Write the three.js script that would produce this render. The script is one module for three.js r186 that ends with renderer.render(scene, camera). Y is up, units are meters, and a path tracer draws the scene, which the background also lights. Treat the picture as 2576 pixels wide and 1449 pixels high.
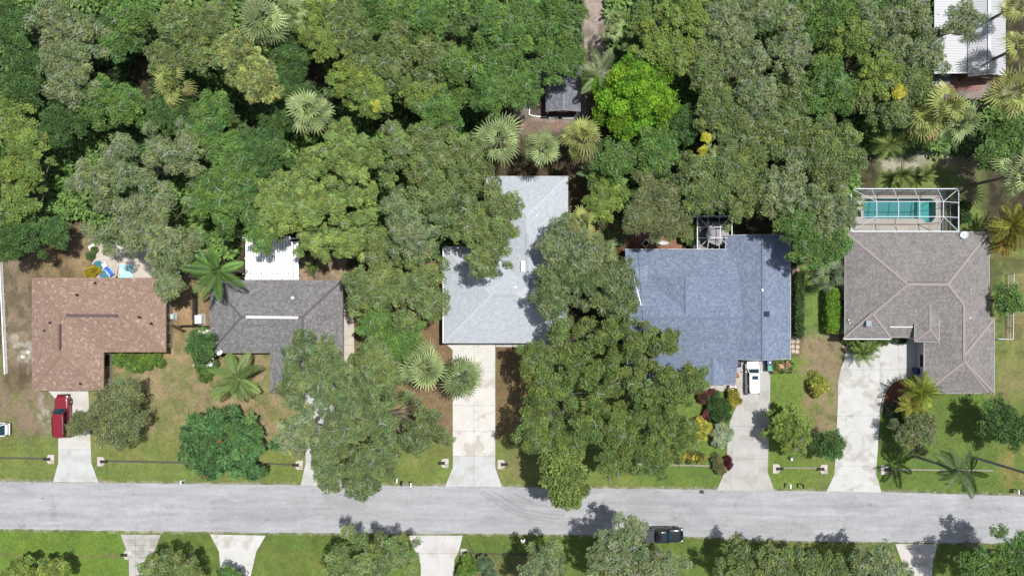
import * as THREE from 'three';
import { mergeGeometries } from 'three/addons/utils/BufferGeometryUtils.js';
import { RoundedBoxGeometry } from 'three/addons/geometries/RoundedBoxGeometry.js';

// ---------------------------------------------------------------- camera, sky, sun, exposure
const H = 94, K = 0.054, CX = 1288, CY = 724.5;               // drone height (m), metres per survey unit on the ground
const scene = new THREE.Scene();
const camera = new THREE.PerspectiveCamera(45.19, 1024 / 575, 1, 2000);
camera.position.set(0, H, 0); camera.up.set(0, 0, -1); camera.lookAt(0, 0, 0);
const renderer = new THREE.WebGLRenderer({ antialias: true });
renderer.toneMapping = THREE.LinearToneMapping; renderer.toneMappingExposure = 1.5;
renderer.shadowMap.enabled = true;
const SUN = new THREE.Vector3(0.28, 1, -0.17).normalize();
{
  const W = 256, Hh = 128, d = new Float32Array(W * Hh * 4);
  for (let j = 0; j < Hh; j++) for (let i = 0; i < W; i++) {
    const el = ((j + 0.5) / Hh - 0.5) * Math.PI, az = ((i + 0.5) / W - 0.5) * 2 * Math.PI;
    const up = Math.sin(el), x = Math.cos(az) * Math.cos(el), z = Math.sin(az) * Math.cos(el);
    const t = Math.max(0, up), haze = Math.pow(1 - t, 2.2);
    const c = x * SUN.x + up * SUN.y + z * SUN.z, glow = 0.35 * Math.pow(Math.max(0, c), 10);
    const q = i * 0.0;
    const k = up < 0 ? 0.35 : 1;
    const o = (j * W + i) * 4;
    d[o] = k * (0.40 + 0.22 * haze + glow + q); d[o + 1] = k * (0.47 + 0.18 * haze + glow * 0.98); d[o + 2] = k * (0.60 + 0.08 * haze + glow * 0.92); d[o + 3] = 1;
  }
  const t = new THREE.DataTexture(d, W, Hh, THREE.RGBAFormat, THREE.FloatType);
  t.mapping = THREE.EquirectangularReflectionMapping; t.magFilter = t.minFilter = THREE.LinearFilter; t.needsUpdate = true;
  scene.background = t; scene.environment = t;
}
scene.backgroundIntensity = 0.6; scene.environmentIntensity = 0.6;
const sun = new THREE.DirectionalLight(new THREE.Color(1, 0.965, 0.915), 4.1);
sun.position.copy(SUN).multiplyScalar(120); sun.castShadow = true; sun.shadow.radius = 1.2;
Object.assign(sun.shadow.camera, { left: -80, right: 80, top: 60, bottom: -60, near: 10, far: 260 }); sun.shadow.mapSize.set(4096, 4096);
scene.add(sun, sun.target);

// ---------------------------------------------------------------- helpers
const V = (x, y, z) => new THREE.Vector3(x, y, z);
const P = (px, py, h = 0) => V((px - CX) * K * (H - h) / H, h, (py - CY) * K * (H - h) / H);   // surveyed point at height h
const S = (n, h = 0) => n * K * (H - h) / H;
function RNG(s) { s = (s * 2654435761) >>> 0; return () => { s = (s + 0x6D2B79F5) | 0; let t = Math.imul(s ^ (s >>> 15), 1 | s); t = (t + Math.imul(t ^ (t >>> 7), 61 | t)) ^ t; return ((t ^ (t >>> 14)) >>> 0) / 4294967296; }; }
const lin = (c) => { c /= 255; return c <= 0.04045 ? c / 12.92 : Math.pow((c + 0.055) / 1.055, 2.4); };
const GAIN = 2.1;
const A = (r, g, b, gain = GAIN) => new THREE.Color(lin(r) / gain, lin(g) / gain, lin(b) / gain);   // base colour of a sunlit level surface that photographs as r,g,b
const enc = (v) => { v = Math.min(1, Math.max(0, v)); return 255 * (v <= 0.0031308 ? v * 12.92 : 1.055 * Math.pow(v, 1 / 2.4) - 0.055); };
function hash(x, y, s) { let h = Math.imul(x, 374761393) + Math.imul(y, 668265263) + Math.imul(s, 2147483647 ^ 0x5bd1e995); h = Math.imul(h ^ (h >>> 13), 1274126177); return ((h ^ (h >>> 16)) >>> 0) / 4294967296; }
function vnoise(x, y, s) { const ix = Math.floor(x), iy = Math.floor(y), fx = x - ix, fy = y - iy, u = fx * fx * (3 - 2 * fx), v = fy * fy * (3 - 2 * fy); const a = hash(ix, iy, s), b = hash(ix + 1, iy, s), c = hash(ix, iy + 1, s), d = hash(ix + 1, iy + 1, s); return a + (b - a) * u + (c - a) * v + (a - b - c + d) * u * v; }
function fbm(x, y, s, o = 4) { let a = 0.5, t = 0, n = 0; for (let i = 0; i < o; i++) { t += a * vnoise(x, y, s + i); n += a; a *= 0.5; x *= 2.03; y *= 2.03; } return t / n; }
const sm = (a, b, x) => { const t = Math.min(1, Math.max(0, (x - a) / (b - a))); return t * t * (3 - 2 * t); };
function texture(w, h, fn, srgb = true, wrap = THREE.RepeatWrapping) {       // fn(i, j) -> [r, g, b] linear 0..1 (srgb) or 0..1
  const d = new Uint8Array(w * h * 4);
  for (let j = 0; j < h; j++) for (let i = 0; i < w; i++) { const c = fn(i, j), o = (j * w + i) * 4; for (let k = 0; k < 3; k++) d[o + k] = srgb ? enc(c[k]) : Math.min(255, Math.max(0, c[k] * 255)); d[o + 3] = 255; }
  const t = new THREE.DataTexture(d, w, h); t.wrapS = t.wrapT = wrap; t.magFilter = THREE.LinearFilter; t.minFilter = THREE.LinearMipmapLinearFilter; t.generateMipmaps = true;
  if (srgb) t.colorSpace = THREE.SRGBColorSpace; t.needsUpdate = true; return t;
}
const std = (color, rough = 0.85, o = {}) => new THREE.MeshStandardMaterial({ color, roughness: rough, ...o });
const names = {};
const numbered = (n) => { const k = names[n] = (names[n] ?? -1) + 1; return k ? n + '_' + String(k).padStart(3, '0') : n; };
function tag(o, label, category, group, kind) { if (label) o.userData.label = label; if (category) o.userData.category = category; if (group) o.userData.group = group; if (kind) o.userData.kind = kind; return o; }
function thing(name, label, category, p, group, kind) { const g = new THREE.Group(); g.name = numbered(name); g.position.set(p.x, p.y ?? 0, p.z); scene.add(g); return tag(g, label, category, group, kind); }
function mesh(name, geo, mat, parent = scene) { const m = new THREE.Mesh(geo, mat); m.name = parent === scene ? numbered(name) : name; m.castShadow = m.receiveShadow = true; parent.add(m); return m; }
// a part given in world coordinates, hung on a thing
function part(name, geo, mat, parent) { const o = parent.isScene ? V(0, 0, 0) : parent.getWorldPosition(V(0, 0, 0)); geo.translate(-o.x, -o.y, -o.z); return mesh(name, geo, mat, parent); }
const box = (w, h, d, x = 0, y = 0, z = 0, ry = 0) => { const g = new THREE.BoxGeometry(w, h, d); if (ry) g.rotateY(ry); return g.translate(x, y, z); };
const rbox = (w, h, d, r, x = 0, y = 0, z = 0, ry = 0) => { const g = new RoundedBoxGeometry(w, h, d, 2, r); if (ry) g.rotateY(ry); return g.translate(x, y, z); };
const cyl = (r0, r1, h, x = 0, y = 0, z = 0, n = 12) => new THREE.CylinderGeometry(r1, r0, h, n).translate(x, y, z);
function beam(p, q, w, h) { const d = q.clone().sub(p), L = d.length(), g = new THREE.BoxGeometry(w, h, L); const m = new THREE.Matrix4().lookAt(q, p, Math.abs(d.y) > 0.95 * L ? V(1, 0, 0) : V(0, 1, 0)); g.applyMatrix4(m); return g.translate((p.x + q.x) / 2, (p.y + q.y) / 2, (p.z + q.z) / 2); }
function polyShape(pts, holes = []) { const s = new THREE.Shape(pts.map((p) => new THREE.Vector2(p.x, -p.z))); for (const h of holes) s.holes.push(new THREE.Path(h.map((p) => new THREE.Vector2(p.x, -p.z)))); return s; }
function slab(pts, y0, y1, holes = []) { const g = new THREE.ExtrudeGeometry(polyShape(pts, holes), { depth: y1 - y0, bevelEnabled: false }); g.rotateX(-Math.PI / 2); return g.translate(0, y0, 0); }
const pxs = (list, h = 0) => { const o = []; for (let i = 0; i < list.length; i += 2) o.push(P(list[i], list[i + 1], h)); return o; };
function area(pts) { let a = 0; pts.forEach((p, i) => { const q = pts[(i + 1) % pts.length]; a += p.x * q.z - q.x * p.z; }); return a / 2; }
function inset(pts, d) {                                                     // shrink a simple polygon by d
  const s = area(pts) > 0 ? 1 : -1, n = pts.length, out = [];
  for (let i = 0; i < n; i++) {
    const a = pts[(i + n - 1) % n], b = pts[i], c = pts[(i + 1) % n];
    const u = V(b.x - a.x, 0, b.z - a.z).normalize(), v = V(c.x - b.x, 0, c.z - b.z).normalize();
    const n1 = V(-u.z * s, 0, u.x * s), n2 = V(-v.z * s, 0, v.x * s), k = 1 + n1.dot(n2);
    const m = k < 0.2 ? n1 : n1.clone().add(n2).multiplyScalar(1 / k);
    out.push(V(b.x + m.x * d, b.y, b.z + m.z * d));
  }
  return out;
}
function clip(pts, ax, at, keepLess) {                                       // half-plane clip in x or z
  const out = [], n = pts.length, f = (p) => (keepLess ? at - p[ax] : p[ax] - at);
  for (let i = 0; i < n; i++) { const a = pts[i], b = pts[(i + 1) % n], fa = f(a), fb = f(b); if (fa >= 0) out.push(a.clone()); if ((fa > 0 && fb < 0) || (fa < 0 && fb > 0)) out.push(a.clone().lerp(b, fa / (fa - fb))); }
  return out.filter((p, i) => p.distanceTo(out[(i + 1) % out.length]) > 0.02);
}
function cut(pts, ax, cuts) { let rest = [pts], out = []; for (const c of [...cuts].sort((a, b) => a - b)) { const next = []; for (const r of rest) { const a = clip(r, ax, c, true), b = clip(r, ax, c, false); if (a.length > 2) out.push(a); if (b.length > 2) next.push(b); } rest = next; } return [...out, ...rest]; }
function tube(pts, r0, r1, n = 5) {                                          // tapered limb
  const pos = [], idx = [], up = V(0.31, 0.2, 0.93);
  pts.forEach((p, i) => {
    const t = (pts[Math.min(i + 1, pts.length - 1)].clone().sub(pts[Math.max(i - 1, 0)])).normalize(), a = t.clone().cross(up).normalize(), b = t.clone().cross(a), r = r0 + (r1 - r0) * i / (pts.length - 1);
    for (let k = 0; k < n; k++) { const w = k / n * Math.PI * 2; pos.push(p.x + (a.x * Math.cos(w) + b.x * Math.sin(w)) * r, p.y + (a.y * Math.cos(w) + b.y * Math.sin(w)) * r, p.z + (a.z * Math.cos(w) + b.z * Math.sin(w)) * r); }
    if (i) for (let k = 0; k < n; k++) { const a0 = (i - 1) * n + k, a1 = (i - 1) * n + (k + 1) % n; idx.push(a0, a1, a0 + n, a1, a1 + n, a0 + n); }
  });
  const g = new THREE.BufferGeometry(); g.setAttribute('position', new THREE.Float32BufferAttribute(pos, 3)); g.setIndex(idx); g.computeVertexNormals(); return g;
}
const merge = (list) => mergeGeometries(list.map((g) => { const q = g.index ? g.toNonIndexed() : g; for (const k of Object.keys(q.attributes)) if (k !== 'position' && k !== 'normal' && k !== 'uv') q.deleteAttribute(k); if (!q.attributes.uv) q.setAttribute('uv', new THREE.Float32BufferAttribute(new Float32Array(q.attributes.position.count * 2), 2)); return q; }));

// ---------------------------------------------------------------- shared materials
const grainBump = texture(256, 256, (i, j) => { const v = 0.5 * hash(i, j, 5) + 0.5 * vnoise(i / 4, j / 4, 9); return [v, v, v]; }, false);
function concreteTex(seed, dirty) {
  return texture(1024, 1024, (i, j) => {                                     // 10 m square
    const x = i / 102.4, y = j / 102.4, wx = x + 0.5 * fbm(x, y, seed + 40, 3), wy = y + 0.5 * fbm(x, y, seed + 50, 3);
    let v = 1 + 0.10 * (hash(i, j, seed) - 0.5) + 0.22 * (fbm(x * 0.9, y * 0.9, seed + 3) - 0.5) + 0.12 * (fbm(x * 5, y * 5, seed + 7) - 0.5);
    const st = sm(0.52, 0.72, fbm(wx * 0.7, wy * 0.7, seed + 11)); v *= 1 - dirty * 0.42 * st;
    const cr = Math.abs(fbm(wx * 0.35, wy * 0.35, seed + 21, 3) - 0.5); if (cr < 0.0035 * (0.4 + dirty)) v *= 0.78;
    const r = 1 + 0.03 * st; return [0.80 * v * r, 0.80 * v, 0.80 * v * (1 - 0.05 * st)];
  });
}
const conc1 = concreteTex(11, 0.3), conc2 = concreteTex(23, 0.55);
conc1.repeat.set(0.1, 0.1); conc2.repeat.set(0.1, 0.1);
const concrete = (r, g, b, dirty = false) => std(A(r, g, b).multiplyScalar(dirty ? 1.5 : 1.4), 0.9, { map: dirty ? conc2 : conc1 });
const M = {
  white: std(0xe6e6e4, 0.5), whiteMetal: std(0xdfe3e6, 0.35, { metalness: 0.1 }), black: std(0x0b0c0d, 0.5), dark: std(0x1c1b1a, 0.8), rubber: std(0x0a0a0a, 0.9),
  glass: std(0x0b1216, 0.06, { metalness: 0 }), glassBlue: std(0x16323e, 0.05), chrome: std(0xc8ccd0, 0.18, { metalness: 1 }), steel: std(0x8d9499, 0.4, { metalness: 0.7 }),
  galv: std(0x9aa0a2, 0.5, { metalness: 0.5 }), joint: std(0x4c4842, 1), soil: std(0x3d2d20, 1), red: std(0x6d0a12, 0.5), terracotta: std(0x9a4a30, 0.9), wood: std(0x8b6a48, 0.9), darkWood: std(0x1d1a18, 0.85),
};
const barkMat = std(A(150, 140, 128, 2), 0.95, { bumpMap: grainBump, bumpScale: 0.02 }), barkPale = std(A(205, 202, 192, 1.9), 0.95), barkGrey = std(A(158, 158, 160, 1.9), 0.9);

// ---------------------------------------------------------------- ground
const poolPx = [2172, 499, 2345, 499, 2356, 508, 2356, 546, 2345, 560, 2329, 560, 2320, 551, 2172, 551], spaPx = [2148, 529, 2167, 529, 2167, 548, 2148, 548];
{
  const C = (r, g, b) => { const c = A(r, g, b); return [c.r, c.g, c.b]; };
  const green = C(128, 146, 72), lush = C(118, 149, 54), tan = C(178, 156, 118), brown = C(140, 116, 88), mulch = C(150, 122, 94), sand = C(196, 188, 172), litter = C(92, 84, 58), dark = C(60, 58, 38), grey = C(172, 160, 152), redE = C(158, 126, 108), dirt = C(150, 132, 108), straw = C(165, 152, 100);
  // [kind, x0, y0, x1, y1, soft, colour, amount, patchiness]
  const R = [
    [0, -200, 885, 2800, 1260, 24, green, .9, .25],
    [0, 0, 640, 78, 990, 14, dirt, 1, .3], [0, 60, 560, 240, 705, 20, C(158, 136, 100), 1, .3], [1, 150, 610, 75, 42, 22, C(112, 92, 68), 1, .2], [1, 56, 870, 30, 60, 14, sand, .9, .6], [1, 205, 640, 30, 45, 14, tan, .9, .3], [1, 50, 950, 40, 40, 16, C(104, 86, 66), .9, .4],
    [0, 0, 980, 135, 1110, 24, dirt, 1, .35], [1, 115, 1040, 20, 55, 12, sand, .7, .6],
    [0, 225, 880, 1140, 1180, 20, C(170, 152, 114), 1, .42], [1, 385, 1065, 95, 60, 40, C(138, 144, 84), .9, .5], [1, 480, 940, 45, 90, 25, C(132, 136, 82), .6, .6], [0, 410, 690, 530, 900, 12, C(190, 160, 120), 1, .25], [1, 470, 860, 50, 40, 20, C(150, 146, 96), .7, .5],
    [0, 752, 640, 875, 710, 10, C(190, 166, 136), 1, .3], [0, 885, 740, 1060, 1000, 14, C(158, 138, 100), 1, .3],
    [0, 1040, 640, 1142, 1150, 12, mulch, 1, .15], [0, 1244, 862, 1345, 1175, 8, C(142, 116, 84), 1, .15],
    [0, 1230, 410, 1580, 700, 20, C(106, 88, 66), 1, .35], [0, 1290, 150, 1480, 335, 18, grey, 1, .3], [0, 1466, -40, 1527, 215, 7, C(186, 172, 160), 1, .35], [0, 1290, 306, 1440, 334, 8, redE, .8, .3],
    [0, 0, 1105, 2700, 1260, 26, green, 1, .12], [1, 330, 1130, 160, 35, 25, C(140, 146, 80), .8, .5], [1, 1200, 1200, 60, 30, 20, straw, .6, .5], [1, 1300, 1180, 70, 40, 24, C(150, 140, 92), .8, .4],
    [0, 1600, 985, 1840, 1235, 14, C(116, 142, 62), 1, .15], [0, 1936, 900, 2036, 1240, 10, C(122, 148, 62), 1, .2], [0, 2020, 845, 2112, 1105, 14, C(160, 144, 108), 1, .5], [1, 2050, 1115, 60, 25, 18, C(140, 140, 84), .7, .4],
    [0, 2012, 660, 2092, 850, 8, C(124, 150, 72), 1, .25], [0, 2040, 835, 2122, 950, 12, C(160, 144, 112), .9, .45],
    [0, 2204, 930, 2700, 1260, 16, C(106, 134, 56), 1, .15], [0, 2485, 590, 2700, 1000, 14, C(128, 142, 76), 1, .35], [1, 2545, 960, 50, 60, 25, C(150, 142, 92), .8, .4], [1, 2570, 1170, 60, 60, 24, C(156, 144, 84), .8, .6], [0, 2530, 680, 2700, 860, 10, C(158, 142, 98), .9, .4],
    [0, 2210, 360, 2480, 600, 20, C(128, 150, 74), 1, .25], [1, 2270, 410, 70, 22, 14, sand, .9, .5], [1, 2320, 380, 30, 22, 14, sand, .9, .5], [1, 2400, 392, 40, 26, 16, C(150, 140, 124), .9, .5], [1, 2440, 440, 28, 80, 14, C(120, 108, 92), .8, .4], [0, 2360, 205, 2560, 260, 10, grey, 1, .3],
    [0, -200, 1330, 2800, 1600, 6, C(112, 138, 56), 1, .15], [0, -200, 1338, 320, 1600, 8, lush, 1, .1], [1, 750, 1420, 110, 40, 30, C(120, 132, 64), .7, .4], [0, 1165, 1395, 1330, 1600, 12, C(140, 128, 92), .8, .4], [1, 2050, 1375, 120, 14, 12, C(150, 150, 84), .8, .4],
    [0, -200, 1398, 330, 1406, 3, C(140, 128, 84), .9, .4], [0, 640, 1391, 1020, 1397, 3, C(146, 140, 84), .6, .5],
    [2, 0, 1206, 0, 0, 5, C(196, 186, 166), .85, .5],
  ];
  const edgeN = [-200, 1209, 0, 1212, 560, 1218, 1120, 1223, 1290, 1226, 1820, 1232, 2220, 1238, 2576, 1248, 2800, 1254];
  const edgeS = [-200, 1328, 0, 1331, 300, 1335, 650, 1340, 1290, 1343, 1730, 1350, 2050, 1362, 2576, 1368, 2800, 1371];
  const at = (e, x) => { for (let i = 0; i + 3 < e.length; i += 2) if (x <= e[i + 2]) return e[i + 1] + (e[i + 3] - e[i + 1]) * (x - e[i]) / (e[i + 2] - e[i]); return e[e.length - 1]; };
  globalThis.edgeN = edgeN; globalThis.edgeS = edgeS; globalThis.edgeAt = at;
  const W = 2048, Hh = 1152, SX = 152, SZ = 85.5;                            // metres covered
  const map = texture(W, Hh, (i, j) => {
    const x = ((i + 0.5) / W - 0.5) * SX, z = (0.5 - (j + 0.5) / Hh) * SZ;
    const wx = 26 * (fbm(x * 0.35, z * 0.35, 71, 4) - 0.5), wy = 26 * (fbm(x * 0.35 + 9, z * 0.35, 81, 4) - 0.5);
    const px = x / K + CX, py = z / K + CY, qx = px + wx, qy = py + wy;
    const lit = fbm(x * 1.3, z * 1.3, 31, 4), fine = hash(i, j, 3), mid = fbm(x * 4, z * 4, 37, 3);
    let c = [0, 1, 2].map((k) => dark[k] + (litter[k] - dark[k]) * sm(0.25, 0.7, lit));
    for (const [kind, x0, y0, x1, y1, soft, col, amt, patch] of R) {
      let d;
      if (kind === 0) { if (qx < x0 - soft || qx > x1 + soft || qy < y0 - soft || qy > y1 + soft) continue; d = Math.min(qx - x0, x1 - qx, qy - y0, y1 - qy); }
      else if (kind === 1) { if (Math.abs(qx - x0) > x1 + soft || Math.abs(qy - y0) > y1 + soft) continue; d = (1 - Math.hypot((qx - x0) / x1, (qy - y0) / y1)) * Math.min(x1, y1); }
      else { const n = at(edgeN, px), s = at(edgeS, px); d = Math.min(py - n + 5, s + 5 - py); d += 8 * (fbm(x * 2.2, z * 2.2, 91, 3) - 0.5); }
      const w = sm(-soft, soft, d) * amt * (1 - Math.min(1, patch * 1.5) * sm(0.42, 0.62, fbm(x * 0.9 + x0, z * 0.9, 61, 5)));
      for (let k = 0; k < 3; k++) c[k] += (col[k] - c[k]) * w;
    }
    const gr = c[1] > c[0] * 1.05 ? 1 : 0;
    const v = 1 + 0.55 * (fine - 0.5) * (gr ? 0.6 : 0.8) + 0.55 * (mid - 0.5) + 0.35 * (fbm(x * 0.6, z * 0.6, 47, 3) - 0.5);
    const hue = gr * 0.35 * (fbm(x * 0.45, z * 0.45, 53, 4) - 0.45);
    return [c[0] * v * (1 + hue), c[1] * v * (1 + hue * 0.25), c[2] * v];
  }, true, THREE.MirroredRepeatWrapping);
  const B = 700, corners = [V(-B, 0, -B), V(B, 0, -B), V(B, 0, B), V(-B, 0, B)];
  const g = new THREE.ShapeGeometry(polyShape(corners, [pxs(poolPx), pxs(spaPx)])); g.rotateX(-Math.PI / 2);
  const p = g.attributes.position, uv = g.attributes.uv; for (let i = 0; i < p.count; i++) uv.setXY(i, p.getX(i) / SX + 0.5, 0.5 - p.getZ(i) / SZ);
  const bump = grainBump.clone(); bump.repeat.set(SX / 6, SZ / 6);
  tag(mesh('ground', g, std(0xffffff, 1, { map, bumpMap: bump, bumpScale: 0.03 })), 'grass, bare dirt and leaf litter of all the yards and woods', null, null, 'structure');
}

// ---------------------------------------------------------------- road
{
  const pts = []; for (let i = 0; i < edgeN.length; i += 2) pts.push(P(edgeN[i], edgeN[i + 1])); const s2 = []; for (let i = 0; i < edgeS.length; i += 2) s2.push(P(edgeS[i], edgeS[i + 1]));
  const r = RNG(77), north = [V(-500, 0, pts[0].z), ...pts, V(500, 0, pts[pts.length - 1].z + 4)], south = [V(-500, 0, s2[0].z), ...s2, V(500, 0, s2[s2.length - 1].z + 4)];
  const jag = (line) => { const out = []; for (let i = 0; i + 1 < line.length; i++) { const n = Math.max(1, Math.round(line[i].distanceTo(line[i + 1]) / 0.7)); for (let k = 0; k < n; k++) { const p = line[i].clone().lerp(line[i + 1], k / n); p.z += (r() - 0.5) * 0.13; out.push(p); } } out.push(line[line.length - 1]); return out; };
  const g = slab([...jag(north), ...jag(south).reverse()], -0.1, 0.016);
  const skids = [[1205, 1238, 1290, 1292, 1400, 1312], [1212, 1234, 1297, 1286, 1408, 1305], [1240, 1236, 1310, 1280, 1420, 1296], [1290, 1240, 1350, 1270, 1470, 1282]].map((s) => s);
  const base = A(198, 199, 203), B3 = [base.r, base.g, base.b], z0 = P(0, 1205).z, z1 = P(0, 1378).z, SX = 152;
  const map = texture(2048, 144, (i, j) => {
    const x = ((i + 0.5) / 2048 - 0.5) * SX, z = z1 + (z0 - z1) * (j + 0.5) / 144, px = x / K + CX, py = z / K + CY, n = edgeAt(edgeN, px), s = edgeAt(edgeS, px), t = (py - n) / (s - n);
    let v = 1 + 0.16 * (hash(i, j, 8) - 0.5) + 0.30 * (fbm(x * 0.35, z * 2.6, 13, 4) - 0.5) + 0.16 * (fbm(x * 3, z * 3, 17, 3) - 0.5);
    v *= 1 - 0.07 * Math.exp(-((t - 0.3) ** 2) / 0.006) - 0.07 * Math.exp(-((t - 0.68) ** 2) / 0.006);       // worn wheel tracks
    if (Math.abs(t - 0.5 + 0.02 * (fbm(x * 0.3, 3, 5) - 0.5)) < 0.012) v *= 0.94;                            // centre seam
    for (const q of skids) { for (let k = 0; k < 4; k += 2) { const u = (px - q[k]) / (q[k + 2] - q[k]); if (u > 0 && u < 1) { const yy = q[k + 1] + (q[k + 3] - q[k + 1]) * (k ? 1 - (1 - u) ** 1.7 : u); if (Math.abs(py - yy) < 2.6) v *= 0.84; } } }
    const blot = (cx, cy, rx, ry, m) => { const d = Math.hypot((px - cx) / rx, (py - cy) / ry) + 0.5 * (fbm(x * 4, z * 4, 19, 3) - 0.5); v *= 1 + (m - 1) * (1 - sm(0.75, 1.1, d)); };
    blot(133, 1292, 10, 22, 0.86); blot(130, 1262, 6, 14, 0.93); blot(672, 1308, 9, 3, 0.75); blot(105, 1254, 4, 2, 0.5); blot(752, 1312, 6, 16, 1.1); blot(1850, 1270, 6, 3, 0.7); blot(2190, 1270, 6, 4, 0.8); blot(2330, 1345, 30, 30, 1.06); blot(2400, 1282, 50, 7, 1.09); blot(2100, 1290, 60, 8, 1.07); blot(180, 1258, 60, 10, 1.06);
    const cr = Math.abs(fbm(x * 0.22, z * 0.5, 29, 4) - 0.5); if (cr < 0.006) v *= 0.84; const pt = fbm(x * 0.13, z * 0.3, 59, 3); v *= 1 - 0.1 * sm(0.56, 0.6, pt) + 0.06 * sm(0.62, 0.7, fbm(x * 0.4, z * 0.8, 63, 4));
    return B3.map((b, k) => b * v * (k === 2 ? 1.0 + 0.02 * (fbm(x * 0.2, z * 0.2, 43) - 0.5) : 1));
  }, true, THREE.MirroredRepeatWrapping);
  const p = g.attributes.position, uv = g.attributes.uv; for (let i = 0; i < p.count; i++) uv.setXY(i, p.getX(i) / SX + 0.5, (z1 - p.getZ(i)) / (z1 - z0));
  const bump = grainBump.clone(); bump.repeat.set(SX / 3, 3);
  tag(mesh('road', g, std(0xffffff, 0.93, { map, bumpMap: bump, bumpScale: 0.008 })), 'pale grey asphalt street running across the whole photo', null, null, 'structure');
}

// ---------------------------------------------------------------- driveways, walks, patios
function paving(name, label, cat, poly, mats, { cx = [], cy = [], y = 0.05, gap = 0.012 } = {}) {
  const pts = pxs(poly), c = pts.reduce((a, b) => a.add(b), V(0, 0, 0)).divideScalar(pts.length), g = thing(name, label, cat, c, null, 'structure'), s = S(1);
  part('bed', slab(inset(pts, 0.01), 0.004, y - 0.02), M.joint, g);
  let pieces = cut(pts, 'z', cy.map((v) => P(0, v).z)); if (cx.length) pieces = pieces.flatMap((q) => cut(q, 'x', cx.map((v) => P(v, 0).x)));
  pieces.forEach((q, i) => { if (Math.abs(area(q)) > 0.15) part('slab', slab(inset(q, gap), 0.006, y + (i % 3) * 0.002), typeof mats === 'function' ? mats(q, i) : mats, g); });
  return g;
}
const cWhite = concrete(224, 221, 214), cApron = concrete(214, 216, 217), cGrey = concrete(202, 200, 196), cDirty = concrete(229, 226, 220, true), cPale = concrete(214, 214, 212, true), cOld = concrete(194, 191, 187, true);
paving('driveway', 'white concrete driveway under the dark red car, flaring at the road', 'driveway', [117, 981, 221, 981, 229, 1165, 247, 1214, 132, 1212, 145, 1165, 145, 1010], (q) => (q.every((p) => p.z > P(0, 1125).z) ? cApron : cWhite), { cy: [1131] });
paving('driveway', 'concrete driveway mostly hidden by the oaks before the dark grey roofed house', 'driveway', [766, 985, 840, 985, 842, 1165, 860, 1222, 756, 1221, 768, 1165], cApron, { cy: [1040, 1100, 1160] });
paving('driveway', 'wide stained white driveway leading to the silver roofed house', 'driveway', [1112, 858, 1246, 858, 1246, 1176, 1263, 1225, 1119, 1224, 1139, 1176, 1138, 880], (q) => (q.every((p) => p.z > P(0, 1140).z) ? cApron : cDirty), { cy: [935, 1020, 1085, 1147], cx: [1192] });
paving('driveway', 'grey concrete driveway with the white car on it', 'driveway', [1836, 890, 1939, 890, 1938, 1020, 1932, 1188, 1949, 1234, 1803, 1234, 1828, 1178, 1830, 1120, 1836, 1060, 1852, 1025, 1838, 985], cGrey, { cy: [985, 1072, 1154] });
paving('driveway', 'pale curving driveway in front of the brown grey hip roofed house', 'driveway', [2132, 866, 2200, 858, 2260, 836, 2332, 836, 2332, 940, 2284, 951, 2262, 955, 2242, 965, 2226, 985, 2219, 1008, 2215, 1038, 2210, 1120, 2205, 1192, 2219, 1239, 2080, 1236, 2099, 1195, 2103, 1148, 2108, 1020, 2109, 960, 2116, 928, 2126, 902], cPale, { cy: [930, 1046, 1172], cx: [2262] });
paving('driveway', 'worn tan driveway apron south of the street, narrowing to the left trees', 'driveway', [302, 1344, 404, 1345, 381, 1402, 381, 1500, 324, 1500, 323, 1402], cOld, { cy: [1358, 1372, 1387, 1402], cx: [340, 364] });
paving('driveway', 'white mottled driveway south of the street, below the orange flowered tree', 'driveway', [527, 1344, 668, 1347, 644, 1388, 630, 1449, 630, 1520, 555, 1520, 555, 1449, 550, 1388], concrete(220, 219, 216, true), { cy: [1420] });
paving('driveway', 'smooth pinkish white driveway south of the street near the middle', 'driveway', [1027, 1347, 1164, 1347, 1154, 1388, 1143, 1408, 1142, 1520, 1058, 1520, 1058, 1420, 1046, 1390], concrete(222, 220, 218), { cy: [1392] });
paving('driveway', 'mottled driveway at the lower right, south of the street', 'driveway', [2253, 1368, 2360, 1369, 2346, 1425, 2346, 1520, 2282, 1520, 2274, 1425], concrete(214, 208, 204, true), { cy: [1420] });
paving('patio', 'cream concrete patio with blue rugs behind the brown roofed house', 'patio', [228, 610, 424, 610, 424, 712, 232, 712], concrete(222, 212, 200), { cy: [660], cx: [290, 350] });
paving('path', 'narrow pale concrete walk beside the dark grey roofed house', 'path', [862, 778, 890, 778, 891, 930, 862, 930], concrete(214, 204, 192, true), { cy: [800, 822, 845, 868, 890, 910] });
paving('path', 'concrete walk along the front of the silver roofed house', 'path', [1246, 858, 1430, 858, 1430, 874, 1247, 873], concrete(214, 208, 200), { cx: [1290, 1330, 1370] });
paving('path', 'front walk beside the white railing of the blue roofed house', 'path', [1720, 955, 1838, 955, 1838, 985, 1720, 983], concrete(208, 202, 196), { cx: [1760, 1800] });
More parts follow.
